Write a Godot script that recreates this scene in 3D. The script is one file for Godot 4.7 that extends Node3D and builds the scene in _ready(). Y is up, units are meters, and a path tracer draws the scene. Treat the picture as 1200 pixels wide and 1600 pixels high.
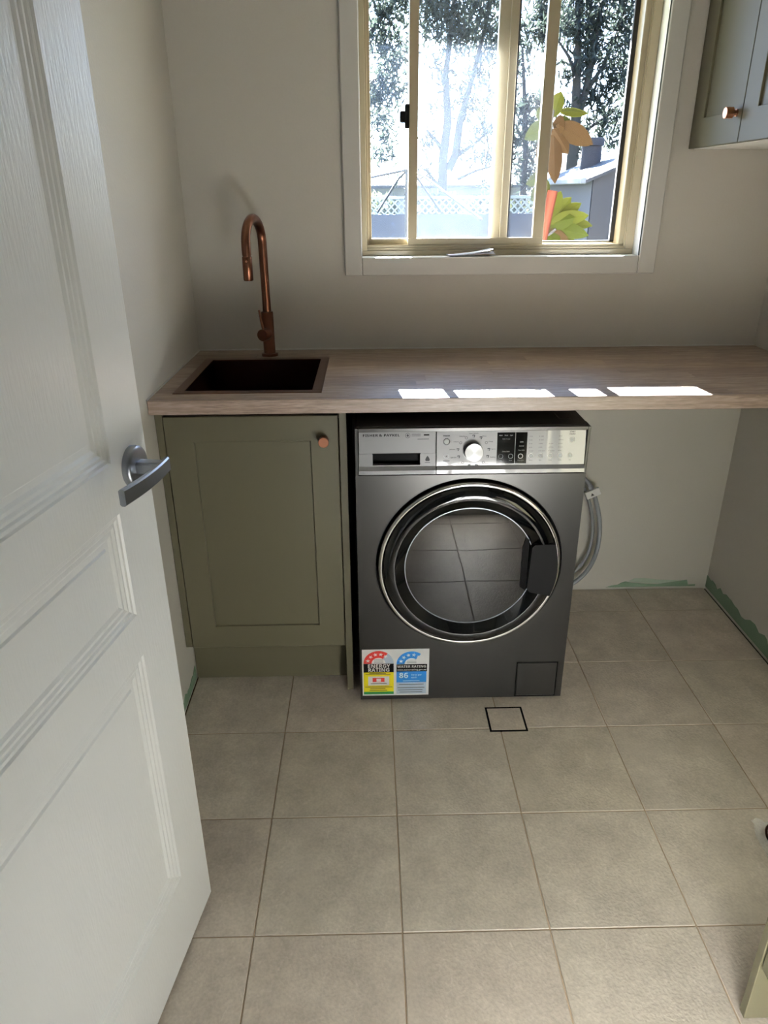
extends Node3D

# ---------------------------------------------------------------- mesh builder
class MB:
	var st := SurfaceTool.new()
	var xf := Transform3D.IDENTITY

	func _init(t := Transform3D.IDENTITY) -> void:
		xf = t
		st.begin(Mesh.PRIMITIVE_TRIANGLES)

	func v(p: Vector3, n: Vector3, uv := Vector2.ZERO) -> void:
		st.set_normal((xf.basis * n).normalized())
		st.set_uv(uv)
		st.add_vertex(xf * p)

	func tri(a: Vector3, b: Vector3, c: Vector3, na: Vector3, nb: Vector3, nc: Vector3, ua := Vector2.ZERO, ub := Vector2.ZERO, uc := Vector2.ZERO) -> void:
		var g := (b - a).cross(c - a)
		if g.dot(na + nb + nc) > 0.0:
			v(a, na, ua); v(c, nc, uc); v(b, nb, ub)
		else:
			v(a, na, ua); v(b, nb, ub); v(c, nc, uc)

	func face(pts: Array, out: Vector3) -> void:
		var n := Vector3.ZERO
		for i in range(1, pts.size() - 1):
			n += (pts[i] - pts[0]).cross(pts[i + 1] - pts[0])
		n = n.normalized()
		if n.dot(out) < 0.0:
			n = -n
		for i in range(1, pts.size() - 1):
			tri(pts[0], pts[i], pts[i + 1], n, n, n)

	func quad(p: Array, n: Array) -> void:
		tri(p[0], p[1], p[2], n[0], n[1], n[2])
		tri(p[0], p[2], p[3], n[0], n[2], n[3])

	func box(mn: Vector3, mx: Vector3, b := 0.0) -> void:
		var c := (mn + mx) * 0.5
		var h := (mx - mn) * 0.5
		b = minf(b, minf(h.x, minf(h.y, h.z)) * 0.9)
		for a in 3:
			var i := (a + 1) % 3
			var j := (a + 2) % 3
			for s in [-1.0, 1.0]:
				var pts := []
				for q in [[-1, -1], [1, -1], [1, 1], [-1, 1]]:
					var p := Vector3.ZERO
					p[a] = s * h[a]; p[i] = q[0] * (h[i] - b); p[j] = q[1] * (h[j] - b)
					pts.append(c + p)
				var o := Vector3.ZERO
				o[a] = s
				face(pts, o)
		if b <= 0.0:
			return
		for a in 3:
			var i := (a + 1) % 3
			var j := (a + 2) % 3
			for si in [-1.0, 1.0]:
				for sj in [-1.0, 1.0]:
					var pts := []
					for q in [[-1, 0], [1, 0], [1, 1], [-1, 1]]:
						var p := Vector3.ZERO
						p[a] = q[0] * (h[a] - b)
						p[i] = si * (h[i] - (b if q[1] == 1 else 0.0))
						p[j] = sj * (h[j] - (b if q[1] == 0 else 0.0))
						pts.append(c + p)
					var o := Vector3.ZERO
					o[i] = si; o[j] = sj
					face(pts, o)
		for sx in [-1.0, 1.0]:
			for sy in [-1.0, 1.0]:
				for sz in [-1.0, 1.0]:
					var pts := []
					for k in 3:
						var p := Vector3(sx * (h.x - b), sy * (h.y - b), sz * (h.z - b))
						p[k] = [sx, sy, sz][k] * h[k]
						pts.append(c + p)
					face(pts, Vector3(sx, sy, sz))

	# profile of (radius, height) turned round the local y axis
	func lathe(prof: Array, segs := 32, t := Transform3D.IDENTITY, sharp := 35.0, polar_uv := false) -> void:
		var n := prof.size()
		var sn := []
		for i in n - 1:
			var d: Vector2 = prof[i + 1] - prof[i]
			sn.append(Vector2(d.y, -d.x).normalized())
		for i in n - 1:
			var n0: Vector2 = sn[i]
			var n1: Vector2 = sn[i]
			if i > 0 and absf(rad_to_deg(sn[i - 1].angle_to(sn[i]))) < sharp:
				n0 = (sn[i - 1] + sn[i]).normalized()
			if i < n - 2 and absf(rad_to_deg(sn[i + 1].angle_to(sn[i]))) < sharp:
				n1 = (sn[i + 1] + sn[i]).normalized()
			var a: Vector2 = prof[i]
			var b: Vector2 = prof[i + 1]
			for k in segs:
				var f0 := TAU * k / segs
				var f1 := TAU * (k + 1) / segs
				var d0 := Vector3(cos(f0), 0, sin(f0))
				var d1 := Vector3(cos(f1), 0, sin(f1))
				var up := Vector3.UP
				var p := [t * (d0 * a.x + up * a.y), t * (d1 * a.x + up * a.y), t * (d1 * b.x + up * b.y), t * (d0 * b.x + up * b.y)]
				var m := [t.basis * (d0 * n0.x + up * n0.y), t.basis * (d1 * n0.x + up * n0.y), t.basis * (d1 * n1.x + up * n1.y), t.basis * (d0 * n1.x + up * n1.y)]
				var u0 := float(k) / segs
				var u1 := float(k + 1) / segs
				if a.x > 1e-6:
					tri(p[0], p[1], p[2] if b.x > 1e-6 else p[3], m[0], m[1], m[2] if b.x > 1e-6 else m[3], Vector2(u0, a.x), Vector2(u1, a.x), Vector2(u1, b.x))
				if b.x > 1e-6:
					tri(p[0], p[2], p[3], m[0], m[2], m[3], Vector2(u0, a.x), Vector2(u1, b.x), Vector2(u0, b.x))

	func tube(pts: Array, radii, segs := 12, caps := true) -> void:
		var n := pts.size()
		var fr := []
		var ref := Vector3.UP
		var side := Vector3.ZERO
		for i in n:
			var d: Vector3 = (pts[mini(i + 1, n - 1)] - pts[maxi(i - 1, 0)]).normalized()
			if i == 0:
				if absf(d.dot(ref)) > 0.9:
					ref = Vector3.RIGHT
				side = d.cross(ref).normalized()
			else:
				side = (side - d * d.dot(side)).normalized()
			fr.append([side, d.cross(side), d])
		for i in n - 1:
			for k in segs:
				var p := []
				var m := []
				for q in [[i, k], [i, k + 1], [i + 1, k + 1], [i + 1, k]]:
					var f: float = TAU * q[1] / segs
					var w: Vector3 = fr[q[0]][0] * cos(f) + fr[q[0]][1] * sin(f)
					var r: float = radii if radii is float else radii[q[0]]
					p.append(pts[q[0]] + w * r)
					m.append(w)
				quad(p, m)
		if caps:
			for e in [0, n - 1]:
				var ring := []
				var r: float = radii if radii is float else radii[e]
				for k in segs:
					var f: float = TAU * k / segs
					ring.append(pts[e] + (fr[e][0] * cos(f) + fr[e][1] * sin(f)) * r)
				face(ring, fr[e][2] * (1.0 if e else -1.0))

	# outline in x,y between two z values
	func extrude(poly: Array, z0: float, z1: float) -> void:
		var pk := PackedVector2Array(poly)
		var idx := Geometry2D.triangulate_polygon(pk)
		for k in range(0, idx.size(), 3):
			for z in [z0, z1]:
				var n := Vector3(0, 0, 1.0 if z == z1 else -1.0)
				if z1 < z0:
					n = -n
				var a: Vector2 = pk[idx[k]]
				var b: Vector2 = pk[idx[k + 1]]
				var c: Vector2 = pk[idx[k + 2]]
				tri(Vector3(a.x, a.y, z), Vector3(b.x, b.y, z), Vector3(c.x, c.y, z), n, n, n)
		var area := 0.0
		for k in pk.size():
			area += pk[k].cross(pk[(k + 1) % pk.size()])
		for k in pk.size():
			var a: Vector2 = pk[k]
			var b: Vector2 = pk[(k + 1) % pk.size()]
			var o := Vector3(b.y - a.y, a.x - b.x, 0) * signf(area)
			face([Vector3(a.x, a.y, z0), Vector3(b.x, b.y, z0), Vector3(b.x, b.y, z1), Vector3(a.x, a.y, z1)], o)

	# flat plate in x,y with a round hole; front at z1, back at z0
	func plate_hole(r: Rect2, c: Vector2, rad: float, z0: float, z1: float, segs := 96) -> void:
		var ang := []
		for k in segs:
			ang.append(TAU * k / segs)
		for q in [r.position, r.end, Vector2(r.position.x, r.end.y), Vector2(r.end.x, r.position.y)]:
			ang.append(fposmod((q - c).angle(), TAU))
		ang.sort()
		var edge := func(f: float) -> Vector2:
			var d := Vector2(cos(f), sin(f))
			var t := 1e9
			if absf(d.x) > 1e-9:
				t = minf(t, ((r.end.x if d.x > 0 else r.position.x) - c.x) / d.x)
			if absf(d.y) > 1e-9:
				t = minf(t, ((r.end.y if d.y > 0 else r.position.y) - c.y) / d.y)
			return c + d * t
		for k in ang.size():
			var f0: float = ang[k]
			var f1: float = ang[(k + 1) % ang.size()]
			var i0 := c + Vector2(cos(f0), sin(f0)) * rad
			var i1 := c + Vector2(cos(f1), sin(f1)) * rad
			var o0: Vector2 = edge.call(f0)
			var o1: Vector2 = edge.call(f1)
			face([Vector3(i0.x, i0.y, z1), Vector3(i1.x, i1.y, z1), Vector3(o1.x, o1.y, z1), Vector3(o0.x, o0.y, z1)], Vector3(0, 0, 1))
			face([Vector3(i0.x, i0.y, z0), Vector3(i1.x, i1.y, z0), Vector3(o1.x, o1.y, z0), Vector3(o0.x, o0.y, z0)], Vector3(0, 0, -1))
			face([Vector3(i0.x, i0.y, z0), Vector3(i1.x, i1.y, z0), Vector3(i1.x, i1.y, z1), Vector3(i0.x, i0.y, z1)], Vector3(c.x - i0.x, c.y - i0.y, 0))
			var m := (o0 + o1) * 0.5 - c
			face([Vector3(o0.x, o0.y, z0), Vector3(o1.x, o1.y, z0), Vector3(o1.x, o1.y, z1), Vector3(o0.x, o0.y, z1)], Vector3(m.x, m.y, 0))

	# rectangular recess: nested rectangles, prof = [(inset, z), ...]; the last one is closed
	func recess(r: Rect2, prof: Array) -> void:
		for k in prof.size() - 1:
			var a: Vector2 = prof[k]
			var b: Vector2 = prof[k + 1]
			var ra := r.grow(-a.x)
			var rb := r.grow(-b.x)
			var ca := [ra.position, Vector2(ra.end.x, ra.position.y), ra.end, Vector2(ra.position.x, ra.end.y)]
			var cb := [rb.position, Vector2(rb.end.x, rb.position.y), rb.end, Vector2(rb.position.x, rb.end.y)]
			for i in 4:
				var j := (i + 1) % 4
				var mid: Vector2 = (ca[i] + ca[j]) * 0.5 - r.get_center()
				face([Vector3(ca[i].x, ca[i].y, a.y), Vector3(ca[j].x, ca[j].y, a.y), Vector3(cb[j].x, cb[j].y, b.y), Vector3(cb[i].x, cb[i].y, b.y)], Vector3(0, 0, 1) + Vector3(-mid.x, -mid.y, 0).normalized() * 0.2 * signf(a.y - b.y))
		var e: Vector2 = prof[-1]
		var q := r.grow(-e.x)
		face([Vector3(q.position.x, q.position.y, e.y), Vector3(q.end.x, q.position.y, e.y), Vector3(q.end.x, q.end.y, e.y), Vector3(q.position.x, q.end.y, e.y)], Vector3(0, 0, 1))

	func rect_z(x0: float, y0: float, x1: float, y1: float, z: float) -> void:
		face([Vector3(x0, y0, z), Vector3(x1, y0, z), Vector3(x1, y1, z), Vector3(x0, y1, z)], Vector3(0, 0, 1))

	func done() -> ArrayMesh:
		return st.commit()


var M := {}
var used := {}
var Y2Z := Transform3D(Basis(Vector3.RIGHT, PI / 2), Vector3.ZERO)   # local y becomes z

# ---------------------------------------------------------------- naming helpers
func numbered(n: String) -> String:
	if not used.has(n):
		used[n] = 0
		return n
	used[n] += 1
	return "%s_%03d" % [n, used[n]]

func tag(o: Node, label: String, category: String, group := "", kind := ""):
	o.set_meta("label", label)
	if category:
		o.set_meta("category", category)
	if group:
		o.set_meta("group", group)
	if kind:
		o.set_meta("kind", kind)
	return o

func thing(called: String, label: String, category: String, at := Vector3.ZERO, group := "") -> Node3D:
	var o := Node3D.new()
	o.name = numbered(called)
	add_child(o, true)
	o.position = at
	tag(o, label, category, group)
	return o

func mi(called: String, mesh: Mesh, m: Material, parent: Node = null, at := Vector3.ZERO) -> MeshInstance3D:
	var o := MeshInstance3D.new()
	o.name = numbered(called) if parent == null else called
	o.mesh = mesh
	o.material_override = m
	o.position = at
	(self if parent == null else parent).add_child(o, true)
	return o

func bx(called: String, mn: Vector3, mx: Vector3, m: Material, parent: Node = null, b := 0.0) -> MeshInstance3D:
	var k := MB.new()
	k.box(mn, mx, b)
	return mi(called, k.done(), m, parent)

func struct(o: Node, label: String):
	o.set_meta("kind", "structure")
	o.set_meta("label", label)
	return o

func words(t: String, cap: float, m: Material, parent: Node, at: Vector3, align := 1, bold := false, fam := "Droid Sans") -> MeshInstance3D:
	var tm := TextMesh.new()
	var f := SystemFont.new()
	f.font_names = PackedStringArray([fam])
	if bold:
		f.font_weight = 700
	tm.font = f
	tm.text = t
	tm.font_size = 32
	tm.pixel_size = cap / (32.0 * 0.72)
	tm.depth = 0.0003
	tm.curve_step = 3.0
	tm.horizontal_alignment = [HORIZONTAL_ALIGNMENT_LEFT, HORIZONTAL_ALIGNMENT_CENTER, HORIZONTAL_ALIGNMENT_RIGHT][align]
	tm.vertical_alignment = VERTICAL_ALIGNMENT_CENTER
	return mi("lettering", tm, m, parent, at)

# ---------------------------------------------------------------- materials
func mat(c: Color, rough: float, metal := 0.0, extra := {}) -> StandardMaterial3D:
	var m := StandardMaterial3D.new()
	m.albedo_color = c
	m.roughness = rough
	m.metallic = metal
	for k in extra:
		m.set(k, extra[k])
	return m

func noise(seed_: int, freq: float, oct: int, w: int, kind := FastNoiseLite.TYPE_SIMPLEX_SMOOTH, fractal := FastNoiseLite.FRACTAL_FBM) -> PackedByteArray:
	var n := FastNoiseLite.new()
	n.seed = seed_
	n.frequency = freq
	n.noise_type = kind
	n.fractal_type = fractal
	n.fractal_octaves = oct
	var im := n.get_seamless_image(w, w, false, false, 0.15, true)
	im.convert(Image.FORMAT_L8)
	return im.get_data()

func tex(data: PackedByteArray, w: int, fmt: int) -> ImageTexture:
	return ImageTexture.create_from_image(Image.create_from_data(w, w, false, fmt, data))

func tri(m: StandardMaterial3D, s: Vector3, off := Vector3.ZERO, world := true) -> StandardMaterial3D:
	m.uv1_triplanar = true
	m.uv1_world_triplanar = world
	m.uv1_scale = s
	m.uv1_offset = off
	return m

func make_materials() -> void:
	var W := 1024
	# --- stone-look floor tile: cloudy tone, fine grain and pale veins
	var a := noise(3, 0.006, 4, W)
	var b := noise(9, 0.09, 3, W)
	var c := noise(17, 0.011, 4, W, FastNoiseLite.TYPE_SIMPLEX_SMOOTH, FastNoiseLite.FRACTAL_RIDGED)
	var d := noise(23, 0.035, 3, W)
	var col := PackedByteArray()
	col.resize(W * W * 3)
	var hgt := PackedByteArray()
	hgt.resize(W * W)
	for i in W * W:
		var vein := maxf(0.0, c[i] / 255.0 - 0.80) * 5.0
		var t := (a[i] - 128) * 0.12 + (b[i] - 128) * 0.075 + (d[i] - 128) * 0.06 + vein * 14.0
		col[i * 3] = clampi(int(191.0 + t), 0, 255)
		col[i * 3 + 1] = clampi(int(182.0 + t * 0.98), 0, 255)
		col[i * 3 + 2] = clampi(int(170.0 + t * 0.95 + vein * 3.0), 0, 255)
		hgt[i] = clampi(int(128.0 + (b[i] - 128) * 0.50 + (d[i] - 128) * 0.25 - vein * 14.0), 0, 255)
	var tile_c := tex(col, W, Image.FORMAT_RGB8)
	var tile_h := tex(hgt, W, Image.FORMAT_L8)
	M.tiles = []
	for k in 6:
		var tn: float = [1.0, 0.975, 1.0, 0.985, 0.965, 0.99][k]
		var m := mat(Color(tn, tn * [1.0, 0.995, 0.99, 1.0, 0.997, 0.992][k], tn * [0.99, 0.98, 0.985, 0.99, 0.975, 0.985][k]), 0.42, 0.0, {"albedo_texture": tile_c, "heightmap_enabled": true, "heightmap_texture": tile_h, "heightmap_scale": 0.15})
		tri(m, Vector3(1.15, 1.15, 1.15), Vector3(k * 0.37, 0.0, k * 0.53))
		M.tiles.append(m)
	M.grout = mat(Color(0.60, 0.53, 0.44), 0.9)
	M.slab = mat(Color(0.20, 0.19, 0.17), 0.95)
	# --- wood of the benchtop
	var wa := noise(41, 0.02, 4, 512)
	var wb := noise(43, 0.08, 3, 512)
	var wc := PackedByteArray()
	wc.resize(512 * 512 * 3)
	for i in 512 * 512:
		var t := (wa[i] - 128) * 0.22 + (wb[i] - 128) * 0.10
		wc[i * 3] = clampi(int(146.0 + t), 0, 255)
		wc[i * 3 + 1] = clampi(int(127.0 + t), 0, 255)
		wc[i * 3 + 2] = clampi(int(112.0 + t), 0, 255)
	var wood_c := tex(wc, 512, Image.FORMAT_RGB8)
	var wood_h := tex(wb, 512, Image.FORMAT_L8)
	M.wood = []
	for k in 6:
		var tn: float = [1.0, 0.9, 1.06, 0.95, 1.02, 0.86][k]
		var m := mat(Color(minf(1, tn), minf(1, tn * [1.0, 0.98, 1.0, 0.99, 0.975, 0.99][k]), minf(1, tn * [1.0, 0.96, 0.99, 1.0, 0.95, 0.98][k])), 0.42, 0.0, {"albedo_texture": wood_c, "metallic_specular": 0.65, "heightmap_enabled": true, "heightmap_texture": wood_h, "heightmap_scale": 0.015})
		tri(m, Vector3(0.7, 9.0, 9.0), Vector3(k * 0.29, k * 0.17, k * 0.41))
		M.wood.append(m)
	# --- painted wall: roller texture
	var pb := tex(noise(51, 0.07, 3, 512), 512, Image.FORMAT_L8)
	M.wall = tri(mat(Color(0.765, 0.752, 0.722), 0.62, 0.0, {"heightmap_enabled": true, "heightmap_texture": pb, "heightmap_scale": 0.02}), Vector3(2.5, 2.5, 2.5))
	M.ceiling = mat(Color(0.93, 0.93, 0.91), 0.8)
	M.trim = mat(Color(0.79, 0.785, 0.77), 0.35)
	M.white = mat(Color(0.9, 0.9, 0.88), 0.5)
	M.membrane = tri(mat(Color(0.42, 0.51, 0.42), 0.55, 0.0, {"heightmap_enabled": true, "heightmap_texture": pb, "heightmap_scale": 0.08}), Vector3(6, 6, 6))
	M.membrane_thin = tri(mat(Color(0.66, 0.72, 0.66), 0.55, 0.0, {"heightmap_enabled": true, "heightmap_texture": pb, "heightmap_scale": 0.08}), Vector3(6, 6, 6))
	# --- moulded door skin with fine embossed vertical grain
	var dg := tex(noise(61, 0.05, 3, 512), 512, Image.FORMAT_L8)
	M.door = tri(mat(Color(0.945, 0.95, 0.945), 0.30, 0.0, {"heightmap_enabled": true, "heightmap_texture": dg, "heightmap_scale": 0.03}), Vector3(6.5, 0.9, 6.5), Vector3.ZERO, false)
	M.satin = mat(Color(0.56, 0.575, 0.60), 0.36, 1.0)
	# --- cabinets
	M.sage = mat(Color(0.285, 0.272, 0.205), 0.44, 0.0, {"metallic_specular": 0.40})
	M.copper = mat(Color(0.80, 0.56, 0.45), 0.28, 1.0)
	M.bronze = mat(Color(0.40, 0.265, 0.205), 0.30, 1.0)
	M.bronze_dark = mat(Color(0.30, 0.19, 0.16), 0.30, 1.0)
	# --- washing machine
	M.graphite = mat(Color(0.218, 0.216, 0.212), 0.30, 0.85)
	M.case = mat(Color(0.035, 0.035, 0.038), 0.4)
	var br := tex(noise(71, 0.2, 2, 256), 256, Image.FORMAT_L8)
	M.silver = tri(mat(Color(0.47, 0.47, 0.475), 0.42, 0.30, {"clearcoat_enabled": true, "clearcoat": 1.0, "clearcoat_roughness": 0.03, "heightmap_enabled": true, "heightmap_texture": br, "heightmap_scale": 0.002}), Vector3(1.5, 30, 30))
	M.lip = mat(Color(0.86, 0.86, 0.86), 0.18, 1.0)
	M.dial = mat(Color(0.50, 0.50, 0.50), 0.34, 1.0, {"anisotropy_enabled": true, "anisotropy": -0.85})
	M.chrome = mat(Color(0.88, 0.88, 0.88), 0.08, 1.0)
	M.gloss = mat(Color(0.018, 0.022, 0.028), 0.06, 0.0, {"metallic_specular": 0.45})
	M.black = mat(Color(0.02, 0.02, 0.022), 0.35, 0.0, {"metallic_specular": 0.15})
	M.matte_black = mat(Color(0.05, 0.05, 0.053), 0.5, 0.0, {"metallic_specular": 0.2})
	M.glass_dark = mat(Color(0.03, 0.032, 0.034), 0.02, 0.0, {"metallic_specular": 0.5})
	M.ink = mat(Color(0.03, 0.03, 0.032), 0.6, 0.0, {"metallic_specular": 0.15})
	M.ink_soft = mat(Color(0.22, 0.22, 0.23), 0.6, 0.0, {"metallic_specular": 0.2})
	M.print_white = mat(Color(0.92, 0.92, 0.92), 0.5)
	M.print_grey = mat(Color(0.60, 0.62, 0.63), 0.5)
	M.led = mat(Color(0.95, 0.97, 1.0), 0.4)
	M.label_paper = mat(Color(0.95, 0.955, 0.965), 0.45)
	M.label_red = mat(Color(0.68, 0.12, 0.08), 0.45)
	M.label_blue = mat(Color(0.03, 0.40, 0.66), 0.45)
	M.label_yellow = mat(Color(0.88, 0.82, 0.03), 0.45)
	M.label_green = mat(Color(0.0, 0.42, 0.18), 0.45)
	M.label_pale = mat(Color(0.72, 0.78, 0.85), 0.45)
	M.hose = mat(Color(0.42, 0.43, 0.44), 0.45)
	# --- window
	M.alu = mat(Color(0.63, 0.585, 0.485), 0.34, 0.0, {"clearcoat_enabled": true, "clearcoat": 0.4, "clearcoat_roughness": 0.2})
	M.rubber = mat(Color(0.02, 0.02, 0.02), 0.7)
	M.pane = mat(Color(0.97, 0.99, 1.0, 0.03), 0.0, 0.0, {"transparency": BaseMaterial3D.TRANSPARENCY_ALPHA})
	var n1 := noise(81, 0.11, 3, W)
	var n2 := noise(83, 0.008, 3, W)
	var ds := PackedByteArray()
	ds.resize(W * W * 4)
	var fs := PackedByteArray()
	fs.resize(W * W * 4)
	for i in W * W:
		var sp := pow(n1[i] / 255.0, 3.0)
		ds[i * 4] = 188; ds[i * 4 + 1] = 216; ds[i * 4 + 2] = 255  # dust speckle; its blue tint is sky haze painted into the colour
		ds[i * 4 + 3] = clampi(int(1.5 + 12.0 * sp * (0.45 + n2[i] / 255.0)), 0, 255)
		fs[i * 4] = 62; fs[i * 4 + 1] = 62; fs[i * 4 + 2] = 66
		fs[i * 4 + 3] = clampi(int(40.0 + 70.0 * (n1[i] / 255.0)), 0, 255)
	M.dust_haze = tri(mat(Color(1, 1, 1, 1), 0.9, 0.0, {"albedo_texture": tex(ds, W, Image.FORMAT_RGBA8), "transparency": BaseMaterial3D.TRANSPARENCY_ALPHA, "backlight_enabled": true, "backlight": Color(0.45, 0.45, 0.45), "metallic_specular": 0.0}), Vector3(2.2, 2.2, 2.2))
	M.screen = tri(mat(Color(1, 1, 1, 1), 0.8, 0.0, {"albedo_texture": tex(fs, W, Image.FORMAT_RGBA8), "transparency": BaseMaterial3D.TRANSPARENCY_ALPHA, "metallic_specular": 0.0}), Vector3(2.2, 2.2, 2.2))
	M.paper = mat(Color(0.86, 0.86, 0.9), 0.7)
	M.wrap = mat(Color(0.93, 0.95, 0.97, 0.26), 0.26, 0.0, {"transparency": BaseMaterial3D.TRANSPARENCY_ALPHA})
	# --- garden
	var ga := noise(91, 0.05, 4, 512)
	var gc := PackedByteArray()
	gc.resize(512 * 512 * 3)
	for i in 512 * 512:
		var t := (ga[i] - 128) * 0.4
		gc[i * 3] = clampi(int(62.0 + t * 0.6), 0, 255)
		gc[i * 3 + 1] = clampi(int(68.0 + t * 0.6), 0, 255)
		gc[i * 3 + 2] = clampi(int(44.0 + t * 0.4), 0, 255)
	M.lawn = tri(mat(Color(1, 1, 1), 0.95, 0.0, {"albedo_texture": tex(gc, 512, Image.FORMAT_RGB8)}), Vector3(0.4, 0.4, 0.4))
	M.hedge = mat(Color(0.16, 0.18, 0.11), 0.8, 0.0, {"backlight_enabled": true, "backlight": Color(0.22, 0.24, 0.15)})
	M.leaf = mat(Color(0.125, 0.145, 0.15), 0.7, 0.0, {"metallic_specular": 0.15, "backlight_enabled": true, "backlight": Color(0.11, 0.13, 0.11)})
	M.bark = mat(Color(0.14, 0.135, 0.14), 0.9)
	M.broadleaf = [mat(Color(0.145, 0.155, 0.035), 0.6, 0.0, {"metallic_specular": 0.1, "backlight_enabled": true, "backlight": Color(0.20, 0.205, 0.05)}), mat(Color(0.12, 0.14, 0.03), 0.6, 0.0, {"metallic_specular": 0.1, "backlight_enabled": true, "backlight": Color(0.16, 0.17, 0.03)}), mat(Color(0.14, 0.10, 0.05), 0.65, 0.0, {"metallic_specular": 0.1, "backlight_enabled": true, "backlight": Color(0.13, 0.10, 0.04)})]
	M.stake = mat(Color(0.27, 0.135, 0.10), 0.8, 0.0, {"metallic_specular": 0.05})
	M.fence = mat(Color(0.13, 0.16, 0.21), 0.6)
	M.lattice = mat(Color(0.50, 0.52, 0.50), 0.6)
	M.zinc = mat(Color(0.25, 0.265, 0.30), 0.6)
	M.zinc_roof = mat(Color(0.135, 0.14, 0.16), 0.6)
	M.zinc_dark = mat(Color(0.14, 0.14, 0.155), 0.6)  # clothes line metal; on the shed gable it paints in shade
	M.brick_dark = mat(Color(0.15, 0.15, 0.17), 0.9)
	M.render = mat(Color(0.42, 0.43, 0.44), 0.8)
	M.exterior = mat(Color(0.62, 0.52, 0.44), 0.9)

# ---------------------------------------------------------------- main
func _ready() -> void:
	var cam := Camera3D.new()
	cam.name = "camera"
	cam.position = Vector3(0.5615, 1.4009, 2.3956)
	cam.rotation = Vector3(-0.4186, -0.018, -0.0063)
	cam.fov = 70.804
	cam.near = 0.05
	cam.far = 200.0
	add_child(cam)
	cam.current = true

	var env := Environment.new()
	env.background_mode = Environment.BG_SKY
	var sm := ProceduralSkyMaterial.new()
	sm.sky_top_color = Color(0.64, 0.79, 1.0)
	sm.sky_horizon_color = Color(0.90, 0.95, 1.0)
	sm.ground_bottom_color = Color(0.35, 0.36, 0.30)
	sm.ground_horizon_color = Color(0.6, 0.62, 0.6)
	sm.sky_energy_multiplier = 2.6
	sm.ground_energy_multiplier = 1.4
	var sky := Sky.new()
	sky.sky_material = sm
	env.sky = sky
	env.tonemap_mode = Environment.TONE_MAPPER_LINEAR
	env.tonemap_exposure = 1.06
	env.sdfgi_enabled = true
	env.ssao_enabled = true
	env.ssil_enabled = true
	var we := WorldEnvironment.new()
	we.name = "world_environment"
	we.environment = env
	add_child(we)

	var sun := DirectionalLight3D.new()
	sun.name = "sun"
	sun.light_energy = 146.0
	sun.light_color = Color(0.965, 0.98, 1.0)
	sun.light_angular_distance = 0.53
	sun.shadow_enabled = true
	sun.sky_mode = DirectionalLight3D.SKY_MODE_LIGHT_ONLY
	add_child(sun)
	sun.look_at_from_position(Vector3.ZERO, Vector3(0.10, -0.54, 1.0))

	make_materials()
	build_room()
	build_hall()
	build_window()
	build_floor()
	build_worktop()
	build_sink_cabinet()
	build_sink_and_tap()
	build_washer()
	build_door()
	build_right_cabinets()
	build_small_things()
	build_garden()

# ---------------------------------------------------------------- room shell
const RW := 1.8424      # room width
const CH := 2.42        # ceiling height
const FZ := 2.12        # wall with the doorway the picture was taken through
const DX0 := 0.05       # doorway
const DX1 := 0.875

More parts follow.
